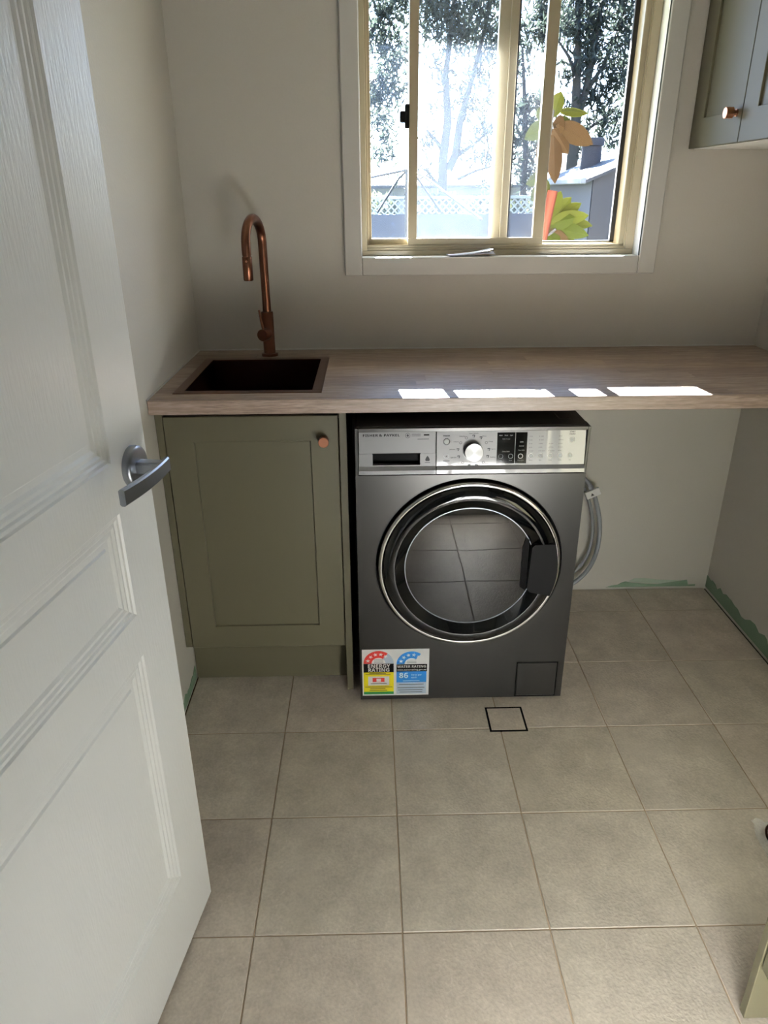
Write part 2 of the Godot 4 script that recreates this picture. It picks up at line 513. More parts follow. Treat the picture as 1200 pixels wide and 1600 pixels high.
func build_room() -> void:
	var k := MB.new()
	var wx0 := 0.535
	var wx1 := 1.418
	var wy0 := 1.20
	var wy1 := 2.12
	k.box(Vector3(-0.1, -0.1, -0.22), Vector3(wx0, CH, 0))
	k.box(Vector3(wx1, -0.1, -0.22), Vector3(RW + 0.1, CH, 0))
	k.box(Vector3(wx0, -0.1, -0.22), Vector3(wx1, wy0, 0))
	k.box(Vector3(wx0, wy1, -0.22), Vector3(wx1, CH, 0))
	var wb: MeshInstance3D = struct(mi("wall_back", k.done(), M.wall), "warm off-white painted wall behind the bench and window")
	var wl: MeshInstance3D = struct(bx("wall_left", Vector3(-0.1, -0.1, 0), Vector3(0, CH, FZ), M.wall), "warm off-white painted wall left of the sink")
	var wr: MeshInstance3D = struct(bx("wall_right", Vector3(RW, -0.1, 0), Vector3(RW + 0.1, CH, FZ), M.wall), "warm off-white painted wall at the right of the room")
	struct(bx("ceiling", Vector3(-0.1, CH, -0.22), Vector3(RW + 0.1, CH + 0.12, FZ + 0.1), M.ceiling), "white ceiling")
	k = MB.new()
	k.box(Vector3(-0.1, -0.1, FZ), Vector3(DX0, CH, FZ + 0.1))
	k.box(Vector3(DX1, -0.1, FZ), Vector3(RW + 0.1, CH, FZ + 0.1))
	k.box(Vector3(DX0, 2.07, FZ), Vector3(DX1, CH, FZ + 0.1))
	struct(mi("wall_front", k.done(), M.wall), "painted wall with the doorway, facing the window")
	# membrane left bare along the foot of the walls
	var rng := RandomNumberGenerator.new()
	rng.seed = 5
	membrane(wr, rng, Vector3(RW, 0, 0.0), Vector3(0, 0, 1), Vector3(-1, 0, 0), 1.30, 0.052, 0.014)
	membrane(wl, rng, Vector3(0, 0, 0.52), Vector3(0, 0, 1), Vector3(1, 0, 0), 0.75, 0.040, 0.012)
	# torn patch of green on the back wall with a thinner smear over it
	var g := MB.new(Transform3D(Basis.IDENTITY, Vector3(0, 0, 0)))
	var p := []
	for q in [[1.455, 0.006], [1.80, 0.006], [1.80, 0.014], [1.772, 0.012], [1.765, 0.034], [1.74, 0.030], [1.70, 0.024], [1.655, 0.017], [1.60, 0.020], [1.56, 0.024], [1.528, 0.030], [1.515, 0.026], [1.50, 0.016], [1.475, 0.013]]:
		p.append(Vector2(q[0], q[1]))
	g.extrude(p, 0.0, 0.0016)
	mi("membrane_patch", g.done(), M.membrane, wb)
	g = MB.new()
	p = []
	for q in [[1.54, 0.031], [1.57, 0.026], [1.61, 0.022], [1.66, 0.019], [1.71, 0.026], [1.735, 0.032], [1.70, 0.034], [1.65, 0.036], [1.60, 0.044], [1.56, 0.043]]:
		p.append(Vector2(q[0], q[1]))
	g.extrude(p, 0.0, 0.0010)
	mi("membrane_patch", g.done(), M.membrane_thin, wb)

func membrane(parent: Node, rng: RandomNumberGenerator, at: Vector3, along: Vector3, out: Vector3, length: float, h: float, rough: float) -> void:
	var bas := Basis(along, Vector3.UP, along.cross(Vector3.UP))
	var k := MB.new(Transform3D(bas, at))
	var p := [Vector2(0, 0.004), Vector2(length, 0.004)]
	var x := length
	while x > 0.0:
		p.append(Vector2(x, h + rng.randf_range(-rough, rough)))
		x -= rng.randf_range(0.006, 0.035)
	p.append(Vector2(0, h))
	var s := signf(out.dot(along.cross(Vector3.UP)))
	k.extrude(p, 0.0, s * 0.0016)
	mi("membrane_strip", k.done(), M.membrane, parent)

func build_hall() -> void:
	# the hall the picture was taken from
	var x0 := -1.3
	var x1 := 2.6
	var z0 := FZ + 0.1
	var z1 := 5.0
	bx_struct("floor_hall", Vector3(x0, -0.1, FZ), Vector3(x1, -0.002, z1), M.tiles[0], "tiled hall floor behind the camera")
	bx_struct("ceiling_hall", Vector3(x0, CH, z0), Vector3(x1, CH + 0.12, z1 + 0.1), M.ceiling, "white hall ceiling")
	bx_struct("wall_hall_left", Vector3(x0 - 0.1, -0.1, FZ), Vector3(x0, CH, z1), M.wall, "hall wall")
	bx_struct("wall_hall_right", Vector3(x1, -0.1, FZ), Vector3(x1 + 0.1, CH, z1), M.wall, "hall wall")
	var k := MB.new()
	k.box(Vector3(x0, -0.1, FZ), Vector3(-0.1, CH, z0))
	k.box(Vector3(RW + 0.1, -0.1, FZ), Vector3(x1, CH, z0))
	struct(mi("wall_hall_front", k.done(), M.wall), "hall wall beside the laundry")
	k = MB.new()
	k.box(Vector3(x0, -0.1, z1), Vector3(x1, CH, z1 + 0.1))
	struct(mi("wall_hall_back", k.done(), M.wall), "hall wall opposite the laundry")
	# door lining and architrave
	var t := thing("trim_2", "", "")
	t.remove_meta("category")
	struct(t, "white painted lining and architrave round the doorway")
	bx("jamb", Vector3(DX0 - 0.001, 0, FZ - 0.004), Vector3(DX0 + 0.014, 2.07, FZ + 0.104), M.trim, t)
	bx("jamb", Vector3(DX1 - 0.018, 0, FZ - 0.004), Vector3(DX1 + 0.001, 2.07, FZ + 0.104), M.trim, t)
	bx("head", Vector3(DX0 + 0.014, 2.052, FZ - 0.004), Vector3(DX1 - 0.018, 2.071, FZ + 0.104), M.trim, t)
	bx("casing_board", Vector3(DX1 - 0.002, 0, FZ - 0.016), Vector3(DX1 + 0.056, 2.12, FZ), M.trim, t, 0.003)
	bx("casing_board", Vector3(DX0 - 0.048, 2.066, FZ - 0.016), Vector3(DX1 - 0.002, 2.12, FZ), M.trim, t, 0.003)

func bx_struct(called: String, mn: Vector3, mx: Vector3, m: Material, label: String) -> void:
	struct(bx(called, mn, mx, m), label)

# ---------------------------------------------------------------- window
func build_window() -> void:
	var ox0 := 0.541
	var ox1 := 1.412
	var oy0 := 1.212
	var oy1 := 2.11
	# architrave
	var t := thing("trim_1", "", "")
	struct(t, "white painted timber architrave round the window")
	t.remove_meta("category")
	var w := 0.054
	bx("casing_board", Vector3(ox0 - w, oy0 - w, 0), Vector3(ox0, oy1 + w, 0.018), M.trim, t, 0.003)
	bx("casing_board", Vector3(ox1, oy0 - w, 0), Vector3(ox1 + w, oy1 + w, 0.018), M.trim, t, 0.003)
	bx("casing_board", Vector3(ox0, oy0 - w, 0), Vector3(ox1, oy0, 0.018), M.trim, t, 0.003)
	bx("casing_board", Vector3(ox0, oy1, 0), Vector3(ox1, oy1 + w, 0.018), M.trim, t, 0.003)
	# reveal boards
	bx("reveal_board", Vector3(0.535, oy0, -0.11), Vector3(ox0, oy1, 0.014), M.white, t)
	bx("reveal_board", Vector3(ox1, oy0, -0.11), Vector3(1.418, oy1, 0.014), M.white, t)
	bx("reveal_board", Vector3(0.535, 1.20, -0.11), Vector3(1.418, oy0, 0.014), M.white, t)
	bx("reveal_board", Vector3(0.535, oy1, -0.11), Vector3(1.418, 2.12, 0.014), M.white, t)

	var win := thing("window_1", "", "")
	win.remove_meta("category")
	struct(win, "cream aluminium sliding window, half open")
	# outer frame: sill track with ridges, jambs, head
	var k := MB.new()
	k.box(Vector3(ox0, oy0, -0.12), Vector3(ox1, 1.228, -0.052), 0.001)
	k.box(Vector3(ox0, 1.228, -0.12), Vector3(ox1, 1.236, -0.058), 0.001)
	k.box(Vector3(ox0, 1.236, -0.066), Vector3(ox1, 1.243, -0.062), 0.0008)
	k.box(Vector3(ox0, 1.236, -0.092), Vector3(ox1, 1.243, -0.088), 0.0008)
	k.box(Vector3(ox0, 1.236, -0.12), Vector3(ox1, 1.246, -0.114), 0.0008)
	mi("sill_track", k.done(), M.alu, win)
	k = MB.new()
	k.box(Vector3(ox0, 1.228, -0.12), Vector3(ox0 + 0.016, oy1, -0.052), 0.001)
	k.box(Vector3(ox0 + 0.016, 1.243, -0.12), Vector3(ox0 + 0.022, oy1, -0.092), 0.001)
	mi("jamb", k.done(), M.alu, win)
	k = MB.new()
	k.box(Vector3(ox1 - 0.026, 1.228, -0.12), Vector3(ox1, oy1, -0.052), 0.001)
	k.box(Vector3(ox1 - 0.046, 1.236, -0.12), Vector3(ox1 - 0.026, oy1, -0.062), 0.002)
	k.box(Vector3(ox1 - 0.030, 1.236, -0.066), Vector3(ox1 - 0.026, oy1, -0.056), 0.0005)
	mi("jamb", k.done(), M.alu, win)
	bx("head_track", Vector3(ox0, 2.08, -0.12), Vector3(ox1, oy1, -0.052), M.alu, win, 0.001)
	# fixed light on the left (rear track)
	var fl := Node3D.new()
	fl.name = "fixed_light"
	win.add_child(fl)
	k = MB.new()
	k.box(Vector3(0.557, 1.243, -0.112), Vector3(0.960, 1.262, -0.094), 0.001)
	k.box(Vector3(0.557, 1.243, -0.112), Vector3(0.572, 2.08, -0.094), 0.001)
	k.box(Vector3(0.952, 1.243, -0.112), Vector3(0.985, 2.08, -0.094), 0.001)
	k.box(Vector3(0.985, 1.243, -0.110), Vector3(1.008, 2.08, -0.086), 0.001)
	mi("frame", k.done(), M.alu, fl)
	k = MB.new()
	k.box(Vector3(1.008, 1.25, -0.108), Vector3(1.014, 2.08, -0.090))
	mi("seal", k.done(), M.rubber, fl)
	glass(fl, 0.572, 1.262, 0.952, 2.08, -0.103)
	# sliding sash (front track)
	var sa := Node3D.new()
	sa.name = "sliding_sash"
	win.add_child(sa)
	k = MB.new()
	k.box(Vector3(0.688, 1.243, -0.086), Vector3(1.122, 1.263, -0.066), 0.001)
	k.box(Vector3(0.688, 1.263, -0.086), Vector3(0.716, 2.08, -0.066), 0.001)
	k.box(Vector3(1.088, 1.263, -0.086), Vector3(1.122, 2.08, -0.066), 0.001)
	mi("frame", k.done(), M.alu, sa)
	glass(sa, 0.716, 1.263, 1.088, 2.08, -0.076)
	k = MB.new()
	k.box(Vector3(0.676, 1.575, -0.078), Vector3(0.690, 1.640, -0.062), 0.003)
	k.box(Vector3(0.661, 1.590, -0.076), Vector3(0.680, 1.622, -0.066), 0.003)
	mi("latch", k.done(), M.matte_black, sa)
	# insect screen on the open side
	var fs := Node3D.new()
	fs.name = "insect_screen"
	win.add_child(fs)
	k = MB.new()
	k.box(Vector3(1.014, 1.246, -0.126), Vector3(1.366, 1.250, -0.113))
	k.box(Vector3(1.352, 1.246, -0.126), Vector3(1.366, 2.08, -0.113))
	mi("frame", k.done(), M.rubber, fs)
	k = MB.new()
	k.rect_z(1.012, 1.25, 1.352, 2.08, -0.118)
	mi("mesh_sheet", k.done(), M.screen, fs)

func glass(parent: Node, x0: float, y0: float, x1: float, y1: float, z: float) -> void:
	var k := MB.new()
	k.rect_z(x0, y0, x1, y1, z)
	var p := mi("pane", k.done(), M.pane, parent)
	k = MB.new()
	k.rect_z(x0, y0, x1, y1, z - 0.003)
	mi("dust_haze_film", k.done(), M.dust_haze, parent)  # dusty sheet with bluish haze put into its colour

# ---------------------------------------------------------------- floor
func build_floor() -> void:
	var f := bx("floor", Vector3(-0.1, -0.1, -0.1), Vector3(RW + 0.1, -0.0075, FZ), M.slab)
	struct(f, "beige stone-look square floor tiles with pale grout")
	# grout bed, a little lower than the tiles and short of the walls
	bx("grout", Vector3(0.004, -0.0075, 0.004), Vector3(RW - 0.013, -0.0022, FZ), M.grout, f)
	var T := 0.3066
	var gap := 0.0030
	var xs := [0.005]
	for i in 6:
		var x := 0.3057 - T + T * i
		if x > 0.02 and x < RW - 0.02:
			xs.append(x)
	xs.append(RW - 0.009)
	var zs := [0.006]
	for j in 7:
		var z := 0.1622 + T * j
		if z < FZ - 0.02:
			zs.append(z)
	zs.append(FZ)
	var cache := {}
	var rng := RandomNumberGenerator.new()
	rng.seed = 11
	for i in xs.size() - 1:
		for j in zs.size() - 1:
			var sx: float = xs[i + 1] - xs[i] - gap
			var sz: float = zs[j + 1] - zs[j] - gap
			var key := "%.3f_%.3f" % [sx, sz]
			if not cache.has(key):
				var k := MB.new()
				k.box(Vector3(-sx / 2, -0.0075, -sz / 2), Vector3(sx / 2, 0, sz / 2), 0.0012)
				cache[key] = k.done()
			mi("tile", cache[key], M.tiles[rng.randi() % 6], f, Vector3((xs[i] + xs[i + 1]) / 2, rng.randf_range(-0.0004, 0.0), (zs[j] + zs[j + 1]) / 2))

# ---------------------------------------------------------------- benchtop
const BH := 0.926
const BD := 0.628
const BT := 0.037

func build_worktop() -> void:
	var t := thing("benchtop", "long timber-look stave benchtop running wall to wall under the window", "benchtop")
	var rows := [0.0, 0.070, 0.138, 0.198, 0.258, 0.318, 0.378, 0.438, 0.498, 0.558, 0.606]
	var rng := RandomNumberGenerator.new()
	rng.seed = 21
	var y0 := BH - BT
	for r in rows.size() - 1:
		var z0: float = rows[r]
		var z1: float = rows[r + 1]
		var spans := [[0.002, RW - 0.002]]
		if z0 > 0.13 and z1 < 0.56:
			spans = [[0.002, 0.058], [0.427, RW - 0.002]]
		for s in spans:
			var x: float = s[0]
			var first := true
			while x < s[1] - 0.001:
				var l := rng.randf_range(0.30, 0.85)
				if first:
					l *= rng.randf_range(0.4, 1.0)
					first = false
				var e := minf(x + l, s[1])
				if s[1] - e < 0.15:
					e = s[1]
				bx("stave", Vector3(x, y0, z0), Vector3(e, BH, z1), M.wood[rng.randi() % 6], t, 0.0004)
				x = e
	bx("front_edge", Vector3(0.002, y0, 0.606), Vector3(RW - 0.002, BH, BD), M.wood[3], t, 0.0018)
	bx("sealant_bead", Vector3(0.002, BH - 0.001, 0.0), Vector3(RW - 0.002, BH + 0.004, 0.004), M.trim, t, 0.001)
	bx("sealant_bead", Vector3(0.0, BH - 0.001, 0.0), Vector3(0.0035, BH + 0.003, BD), M.trim, t, 0.001)

# ---------------------------------------------------------------- sink cabinet
func shaker(k: MB, r: Rect2, inset: Array, z: float, th: float) -> void:
	# door or drawer front facing +z with one recessed panel; inset = [left, bottom, right, top]
	var p := Rect2(r.position.x + inset[0], r.position.y + inset[1], r.size.x - inset[0] - inset[2], r.size.y - inset[1] - inset[3])
	var b := 0.0015
	k.box(Vector3(r.position.x, r.position.y, z - th), Vector3(r.end.x, r.end.y, z - 0.007), 0.0)
	var o := r.grow(-b)
	k.rect_z(o.position.x, o.position.y, p.position.x, o.end.y, z)
	k.rect_z(p.end.x, o.position.y, o.end.x, o.end.y, z)
	k.rect_z(p.position.x, o.position.y, p.end.x, p.position.y, z)
	k.rect_z(p.position.x, p.end.y, p.end.x, o.end.y, z)
	k.recess(p, [Vector2(0, z), Vector2(0.0012, z - 0.0008), Vector2(0.0022, z - 0.006)])
	var ca := [r.position, Vector2(r.end.x, r.position.y), r.end, Vector2(r.position.x, r.end.y)]
	var cb := [o.position, Vector2(o.end.x, o.position.y), o.end, Vector2(o.position.x, o.end.y)]
	for i in 4:
		var j := (i + 1) % 4
		var m: Vector2 = (ca[i] + ca[j]) * 0.5 - r.get_center()
		k.face([Vector3(ca[i].x, ca[i].y, z - b), Vector3(ca[j].x, ca[j].y, z - b), Vector3(cb[j].x, cb[j].y, z), Vector3(cb[i].x, cb[i].y, z)], Vector3(m.x, m.y, 0.3))
		k.face([Vector3(ca[i].x, ca[i].y, z - b), Vector3(ca[j].x, ca[j].y, z - b), Vector3(ca[j].x, ca[j].y, z - 0.007), Vector3(ca[i].x, ca[i].y, z - 0.007)], Vector3(m.x, m.y, 0))

func knob(parent: Node, t: Transform3D) -> void:
	# local y points away from the door
	var k := MB.new(t)
	k.lathe([Vector2(0.0, 0), Vector2(0.009, 0), Vector2(0.009, 0.003), Vector2(0.0065, 0.004), Vector2(0.0065, 0.010), Vector2(0.0125, 0.011), Vector2(0.0135, 0.012), Vector2(0.0135, 0.030), Vector2(0.0125, 0.031), Vector2(0.0, 0.031)], 32)
	var o := mi("knob", k.done(), M.copper, parent)
	o.set_meta("label", "copper cylindrical knob")

func build_sink_cabinet() -> void:
	var c := thing("sink_cabinet", "sage green base cabinet with one panelled door under the sink", "cabinet")
	var fz := 0.588
	var top := BH - BT - 0.001
	bx("filler_strip", Vector3(0.001, 0.160, 0.05), Vector3(0.021, top, fz - 0.006), M.sage, c, 0.001)
	bx("carcass", Vector3(0.022, 0.160, 0.03), Vector3(0.474, 0.70, fz - 0.024), M.sage, c)
	bx("end_panel", Vector3(0.478, 0.0, 0.03), Vector3(0.4975, top, fz), M.sage, c, 0.0012)
	bx("kickboard", Vector3(0.004, 0.0, 0.50), Vector3(0.478, 0.160, 0.516), M.sage, c)
	bx("top_rail", Vector3(0.022, top - 0.012, fz - 0.07), Vector3(0.478, top, fz - 0.022), M.sage, c)
	var k := MB.new()
	shaker(k, Rect2(0.0235, 0.162, 0.4515, 0.710), [0.072, 0.072, 0.072, 0.068], fz, 0.018)
	var d := mi("door", k.done(), M.sage, c)
	knob(d, Transform3D(Basis(Vector3.RIGHT, PI / 2), Vector3(0.438, 0.808, fz)))

# ---------------------------------------------------------------- sink and tap
func build_sink_and_tap() -> void:
	var s := thing("sink", "square dark copper sink set into the benchtop", "sink")
	var x0 := 0.050
	var x1 := 0.435
	var z0 := 0.132
	var z1 := 0.563
	var rim := 0.026
	var y := BH + 0.0015
	var k := MB.new()
	for q in [[x0, z0, x1, z0 + rim], [x0, z1 - rim, x1, z1], [x0, z0 + rim, x0 + rim, z1 - rim], [x1 - rim, z0 + rim, x1, z1 - rim]]:
		k.box(Vector3(q[0], BH - 0.001, q[1]), Vector3(q[2], y, q[3]), 0.0004)
	mi("rim", k.done(), M.bronze, s)
	# basin with rounded corners
	k = MB.new()
	var ring := func(inset: float, rad: float) -> Array:
		var p := []
		var a0 := x0 + rim - 0.001 + inset
		var a1 := x1 - rim + 0.001 - inset
		var b0 := z0 + rim - 0.001 + inset
		var b1 := z1 - rim + 0.001 - inset
		var cs := [[a1 - rad, b1 - rad, 0.0], [a0 + rad, b1 - rad, PI / 2], [a0 + rad, b0 + rad, PI], [a1 - rad, b0 + rad, PI * 1.5]]
		for cc in cs:
			for i in 7:
				var f: float = cc[2] + PI / 2 * i / 6.0
				p.append(Vector2(cc[0] + cos(f) * rad, cc[1] + sin(f) * rad))
		return p
	var lev := [[0.0, 0.008, y - 0.0005], [0.001, 0.010, BH - 0.17], [0.004, 0.010, BH - 0.185], [0.012, 0.010, BH - 0.195], [0.03, 0.010, BH - 0.198], [0.15, 0.010, BH - 0.203]]
	var cx := (x0 + x1) / 2
	var cz := (z0 + z1) / 2
	for i in lev.size() - 1:
		var pa: Array = ring.call(lev[i][0], lev[i][1])
		var pb: Array = ring.call(lev[i + 1][0], lev[i + 1][1])
		for j in pa.size():
			var n := (j + 1) % pa.size()
			k.face([Vector3(pa[j].x, lev[i][2], pa[j].y), Vector3(pa[n].x, lev[i][2], pa[n].y), Vector3(pb[n].x, lev[i + 1][2], pb[n].y), Vector3(pb[j].x, lev[i + 1][2], pb[j].y)], Vector3(cx - pa[j].x, 0.4, cz - pa[j].y))
	var fl := []
	for q in ring.call(0.15, 0.010):
		fl.append(Vector3(q.x, BH - 0.203, q.y))
	k.face(fl, Vector3.UP)
	mi("basin", k.done(), M.bronze_dark, s)
	k = MB.new()
	k.lathe([Vector2(0, 0), Vector2(0.03, 0.0), Vector2(0.04, 0.004), Vector2(0.044, 0.003), Vector2(0.045, 0)], 32, Transform3D(Basis.IDENTITY, Vector3(cx, BH - 0.2025, cz)))
	mi("waste", k.done(), M.bronze, s)

	var t := thing("mixer_tap", "tall brushed copper gooseneck mixer tap standing behind the sink", "tap", Vector3(0.243, BH, 0.088))
	k = MB.new()
	k.lathe([Vector2(0, 0), Vector2(0.027, 0), Vector2(0.027, 0.006), Vector2(0.025, 0.008), Vector2(0.019, 0.009), Vector2(0.0185, 0.010), Vector2(0.0185, 0.134), Vector2(0.0175, 0.136), Vector2(0, 0.136)], 32)
	mi("body", k.done(), M.bronze, t)
	# gooseneck toward the sink
	var dirv := Vector3(-0.026, 0, 0.146)
	var R := dirv.length() / 2
	var u := dirv.normalized()
	var pts := [Vector3(0, 0.13, 0), Vector3(0, 0.20, 0), Vector3(0, 0.27, 0)]
	var ys := 0.338
	for i in 21:
		var f := PI * i / 20.0
		pts.append(u * (R - R * cos(f)) + Vector3(0, ys + R * 0.92 * sin(f), 0))
	pts.append(dirv + Vector3(0, 0.312, 0))
	k = MB.new()
	k.tube(pts, 0.0132, 20)
	mi("spout", k.done(), M.bronze, t)
	k = MB.new()
	k.lathe([Vector2(0, 0.0), Vector2(0.010, 0.0), Vector2(0.0128, 0.001), Vector2(0.0140, 0.003), Vector2(0.0140, 0.064), Vector2(0.0132, 0.066), Vector2(0.012, 0.067), Vector2(0.012, 0.069), Vector2(0, 0.069)], 28, Transform3D(Basis.IDENTITY, dirv + Vector3(0, 0.243, 0)))
	var head := mi("spray_head", k.done(), M.bronze, t)
	k = MB.new()
	k.lathe([Vector2(0, 0), Vector2(0.003, 0), Vector2(0.003, 0.0015), Vector2(0, 0.0018)], 12, Transform3D(Basis(Vector3.RIGHT, PI / 2), dirv + Vector3(0, 0.297, 0.0136)))
	mi("button", k.done(), M.copper, head)
	# handle: barrel pointing at the room with an upright pin lever
	var hb := Basis(Vector3.UP, -0.35) * Basis(Vector3.RIGHT, PI / 2)
	k = MB.new(Transform3D(hb, Vector3(-0.003, 0.070, 0.012)))
	k.lathe([Vector2(0, 0), Vector2(0.0185, 0), Vector2(0.0185, 0.030), Vector2(0.0175, 0.032), Vector2(0, 0.0325)], 28)
	var h := mi("handle", k.done(), M.bronze, t)
	k = MB.new()
	k.tube([Vector3(-0.010, 0.082, 0.034), Vector3(-0.015, 0.112, 0.036), Vector3(-0.019, 0.146, 0.036)], [0.0042, 0.0038, 0.0034], 12)
	mi("lever", k.done(), M.bronze, h)

# ---------------------------------------------------------------- washing machine
func ring_mark(parent: Node, at: Vector3, r: float, w: float, m: Material, called := "button_ring") -> void:
	var k := MB.new(Transform3D(Basis(Vector3.RIGHT, PI / 2), at))
	k.lathe([Vector2(r - w, 0), Vector2(r, 0), Vector2(r, 0.0008), Vector2(r - w * 0.5, 0.0011), Vector2(r - w, 0.0008), Vector2(r - w, 0)], 24)
	mi(called, k.done(), m, parent)

func star(c: Vector2, r: float, turn: float) -> Array:
	var p := []
	for i in 10:
		var f := PI / 2 + turn + PI * i / 5.0
		p.append(c + Vector2(cos(f), sin(f)) * (r if i % 2 == 0 else r * 0.42))
	return p

func sector(c: Vector2, r0: float, r1: float, f0: float, f1: float) -> Array:
	var p := []
	for i in 17:
		var f := lerpf(f0, f1, i / 16.0)
		p.append(c + Vector2(cos(f), sin(f)) * r1)
	for i in 17:
		var f := lerpf(f1, f0, i / 16.0)
		p.append(c + Vector2(cos(f), sin(f)) * r0)
	return p

func flat(called: String, poly: Array, z: float, m: Material, parent: Node) -> void:
	var k := MB.new()
	k.extrude(poly, z, z + 0.0003)
	mi(called, k.done(), m, parent)

func rc(x0: float, y0: float, x1: float, y1: float) -> Array:
	return [Vector2(x0, y0), Vector2(x1, y0), Vector2(x1, y1), Vector2(x0, y1)]

func build_washer() -> void:
	var w := thing("washing_machine", "dark graphite front-loading washing machine with rating stickers under the benchtop", "washing machine", Vector3(0.5196, 0, 0.652))
	var W := 0.600
	var H := 0.858
	var dc := Vector2(0.3055, 0.462)   # door centre
	# casing
	var k := MB.new()
	k.box(Vector3(0.003, 0.014, -0.602), Vector3(W - 0.003, H - 0.014, -0.045), 0.004)
	mi("casing", k.done(), M.case, w)
	k = MB.new()
	k.box(Vector3(0.001, H - 0.016, -0.605), Vector3(W - 0.001, H, -0.006), 0.005)
	k.box(Vector3(0.53, H, -0.42), Vector3(0.56, H + 0.003, -0.06), 0.001)
	mi("lid", k.done(), M.case, w)
	for q in [[0.06, -0.07], [0.54, -0.07], [0.06, -0.54], [0.54, -0.54]]:
		k = MB.new(Transform3D(Basis.IDENTITY, Vector3(q[0], 0, q[1])))
		k.lathe([Vector2(0, 0), Vector2(0.022, 0), Vector2(0.022, 0.008), Vector2(0.012, 0.01), Vector2(0.012, 0.016), Vector2(0, 0.016)], 20)
		mi("foot", k.done(), M.black, w)
	# front: graphite plate with the round door opening, narrow frame round the controls
	k = MB.new()
	k.plate_hole(Rect2(0.0, 0.012, W, 0.716), dc, 0.2565, -0.045, 0.0)
	k.box(Vector3(0, 0.728, -0.045), Vector3(0.0085, H - 0.003, 0.0), 0.001)
	k.box(Vector3(W - 0.0075, 0.728, -0.045), Vector3(W, H - 0.003, 0.0), 0.001)
	k.box(Vector3(0.0085, H - 0.013, -0.045), Vector3(W - 0.0075, H - 0.003, 0.0), 0.001)
	mi("front_panel", k.done(), M.graphite, w)
	k = MB.new(Transform3D(Basis.IDENTITY, Vector3(0, 0, -0.044)))
	k.rect_z(0.01, 0.73, 0.59, 0.85, 0)
	mi("panel_backing", k.done(), M.black, w)
	k = MB.new()
	k.lathe([Vector2(0.0, -0.044), Vector2(0.2563, -0.044), Vector2(0.2563, -0.002), Vector2(0.2545, -0.002), Vector2(0.2545, -0.040), Vector2(0.0, -0.040)], 96, Transform3D(Y2Z.basis, Vector3(dc.x, dc.y, 0)))
	mi("door_recess", k.done(), M.black, w)
	# --- controls: profile along x
	var prof := func(x0: float, x1: float) -> ArrayMesh:
		var q := MB.new()
		var pr := [Vector2(0.8465, -0.02), Vector2(0.8465, 0.0022), Vector2(0.8455, 0.0032), Vector2(0.7535, 0.0032), Vector2(0.7435, 0.0105), Vector2(0.7340, 0.0105), Vector2(0.7330, 0.0095), Vector2(0.7330, -0.02)]
		for i in pr.size() - 1:
			var a: Vector2 = pr[i]
			var b: Vector2 = pr[i + 1]
			q.face([Vector3(x0, a.x, a.y), Vector3(x1, a.x, a.y), Vector3(x1, b.x, b.y), Vector3(x0, b.x, b.y)], Vector3(0, -(b.y - a.y), -(b.x - a.x)) if true else Vector3.ZERO)
		for x in [x0, x1]:
			var p := []
			for a in pr:
				p.append(Vector3(x, a.x, a.y))
			q.face([p[0], p[1], p[2], p[3], Vector3(x, 0.7535, -0.02)], Vector3(-1 if x == x0 else 1, 0, 0))
			q.face([p[3], p[4], p[5], p[6], p[7], Vector3(x, 0.7535, -0.02)], Vector3(-1 if x == x0 else 1, 0, 0))
		return q.done()
	var cp := mi("control_panel", prof.call(0.2095, 0.5915), M.silver, w)
	# drawer front with a finger slot
	k = MB.new()
	var dx0 := 0.0095
	var dx1 := 0.2070
	var sx0 := 0.045
	var sx1 := 0.167
	var sy0 := 0.7565
	var sy1 := 0.7865
	k.box(Vector3(dx0, sy1, -0.02), Vector3(dx1, 0.8465, 0.0032), 0.0008)
	k.box(Vector3(dx0, 0.7535, -0.02), Vector3(dx1, sy0, 0.0032), 0.0)
	k.box(Vector3(dx0, sy0, -0.02), Vector3(sx0, sy1, 0.0032), 0.0)
	k.box(Vector3(sx1, sy0, -0.02), Vector3(dx1, sy1, 0.0032), 0.0)
	k.face([Vector3(dx0, 0.7535, 0.0032), Vector3(dx1, 0.7535, 0.0032), Vector3(dx1, 0.7435, 0.0105), Vector3(dx0, 0.7435, 0.0105)], Vector3(0, 1, 1))
	k.face([Vector3(dx0, 0.7435, 0.0105), Vector3(dx1, 0.7435, 0.0105), Vector3(dx1, 0.7335, 0.0105), Vector3(dx0, 0.7335, 0.0105)], Vector3(0, 0, 1))
	k.face([Vector3(dx0, 0.7335, 0.0105), Vector3(dx1, 0.7335, 0.0105), Vector3(dx1, 0.7335, -0.02), Vector3(dx0, 0.7335, -0.02)], Vector3(0, -1, 0))
	var dr := mi("detergent_drawer", k.done(), M.silver, w)
	k = MB.new()
	k.box(Vector3(sx0, sy0, -0.03), Vector3(sx1, sy1, -0.019))
	mi("slot", k.done(), M.black, dr)
	bx("slot_frame", Vector3(sx0 - 0.001, sy1 - 0.001, 0.0), Vector3(sx1 + 0.001, sy1 + 0.0012, 0.0042), M.matte_black, dr)
	# both lean back a little, hinged on their lower lip
	var lean := Transform3D(Basis.IDENTITY, Vector3(0, 0.735, 0)) * Transform3D(Basis(Vector3.RIGHT, -deg_to_rad(7.0)), Vector3.ZERO) * Transform3D(Basis.IDENTITY, Vector3(0, -0.735, 0))
	cp.transform = lean
	dr.transform = lean
	var zf := 0.0033
	words("FISHER & PAYKEL", 0.0062, M.ink, dr, Vector3(0.020, 0.8345, zf), 0, true).scale = Vector3(1.35, 1, 1)
	ring_mark(dr, Vector3(0.135, 0.8335, zf - 0.0006), 0.0065, 0.0008, M.ink_soft, "badge_ring")
	ring_mark(dr, Vector3(0.135, 0.8335, zf - 0.0006), 0.0028, 0.0026, M.ink_soft, "badge_dot")
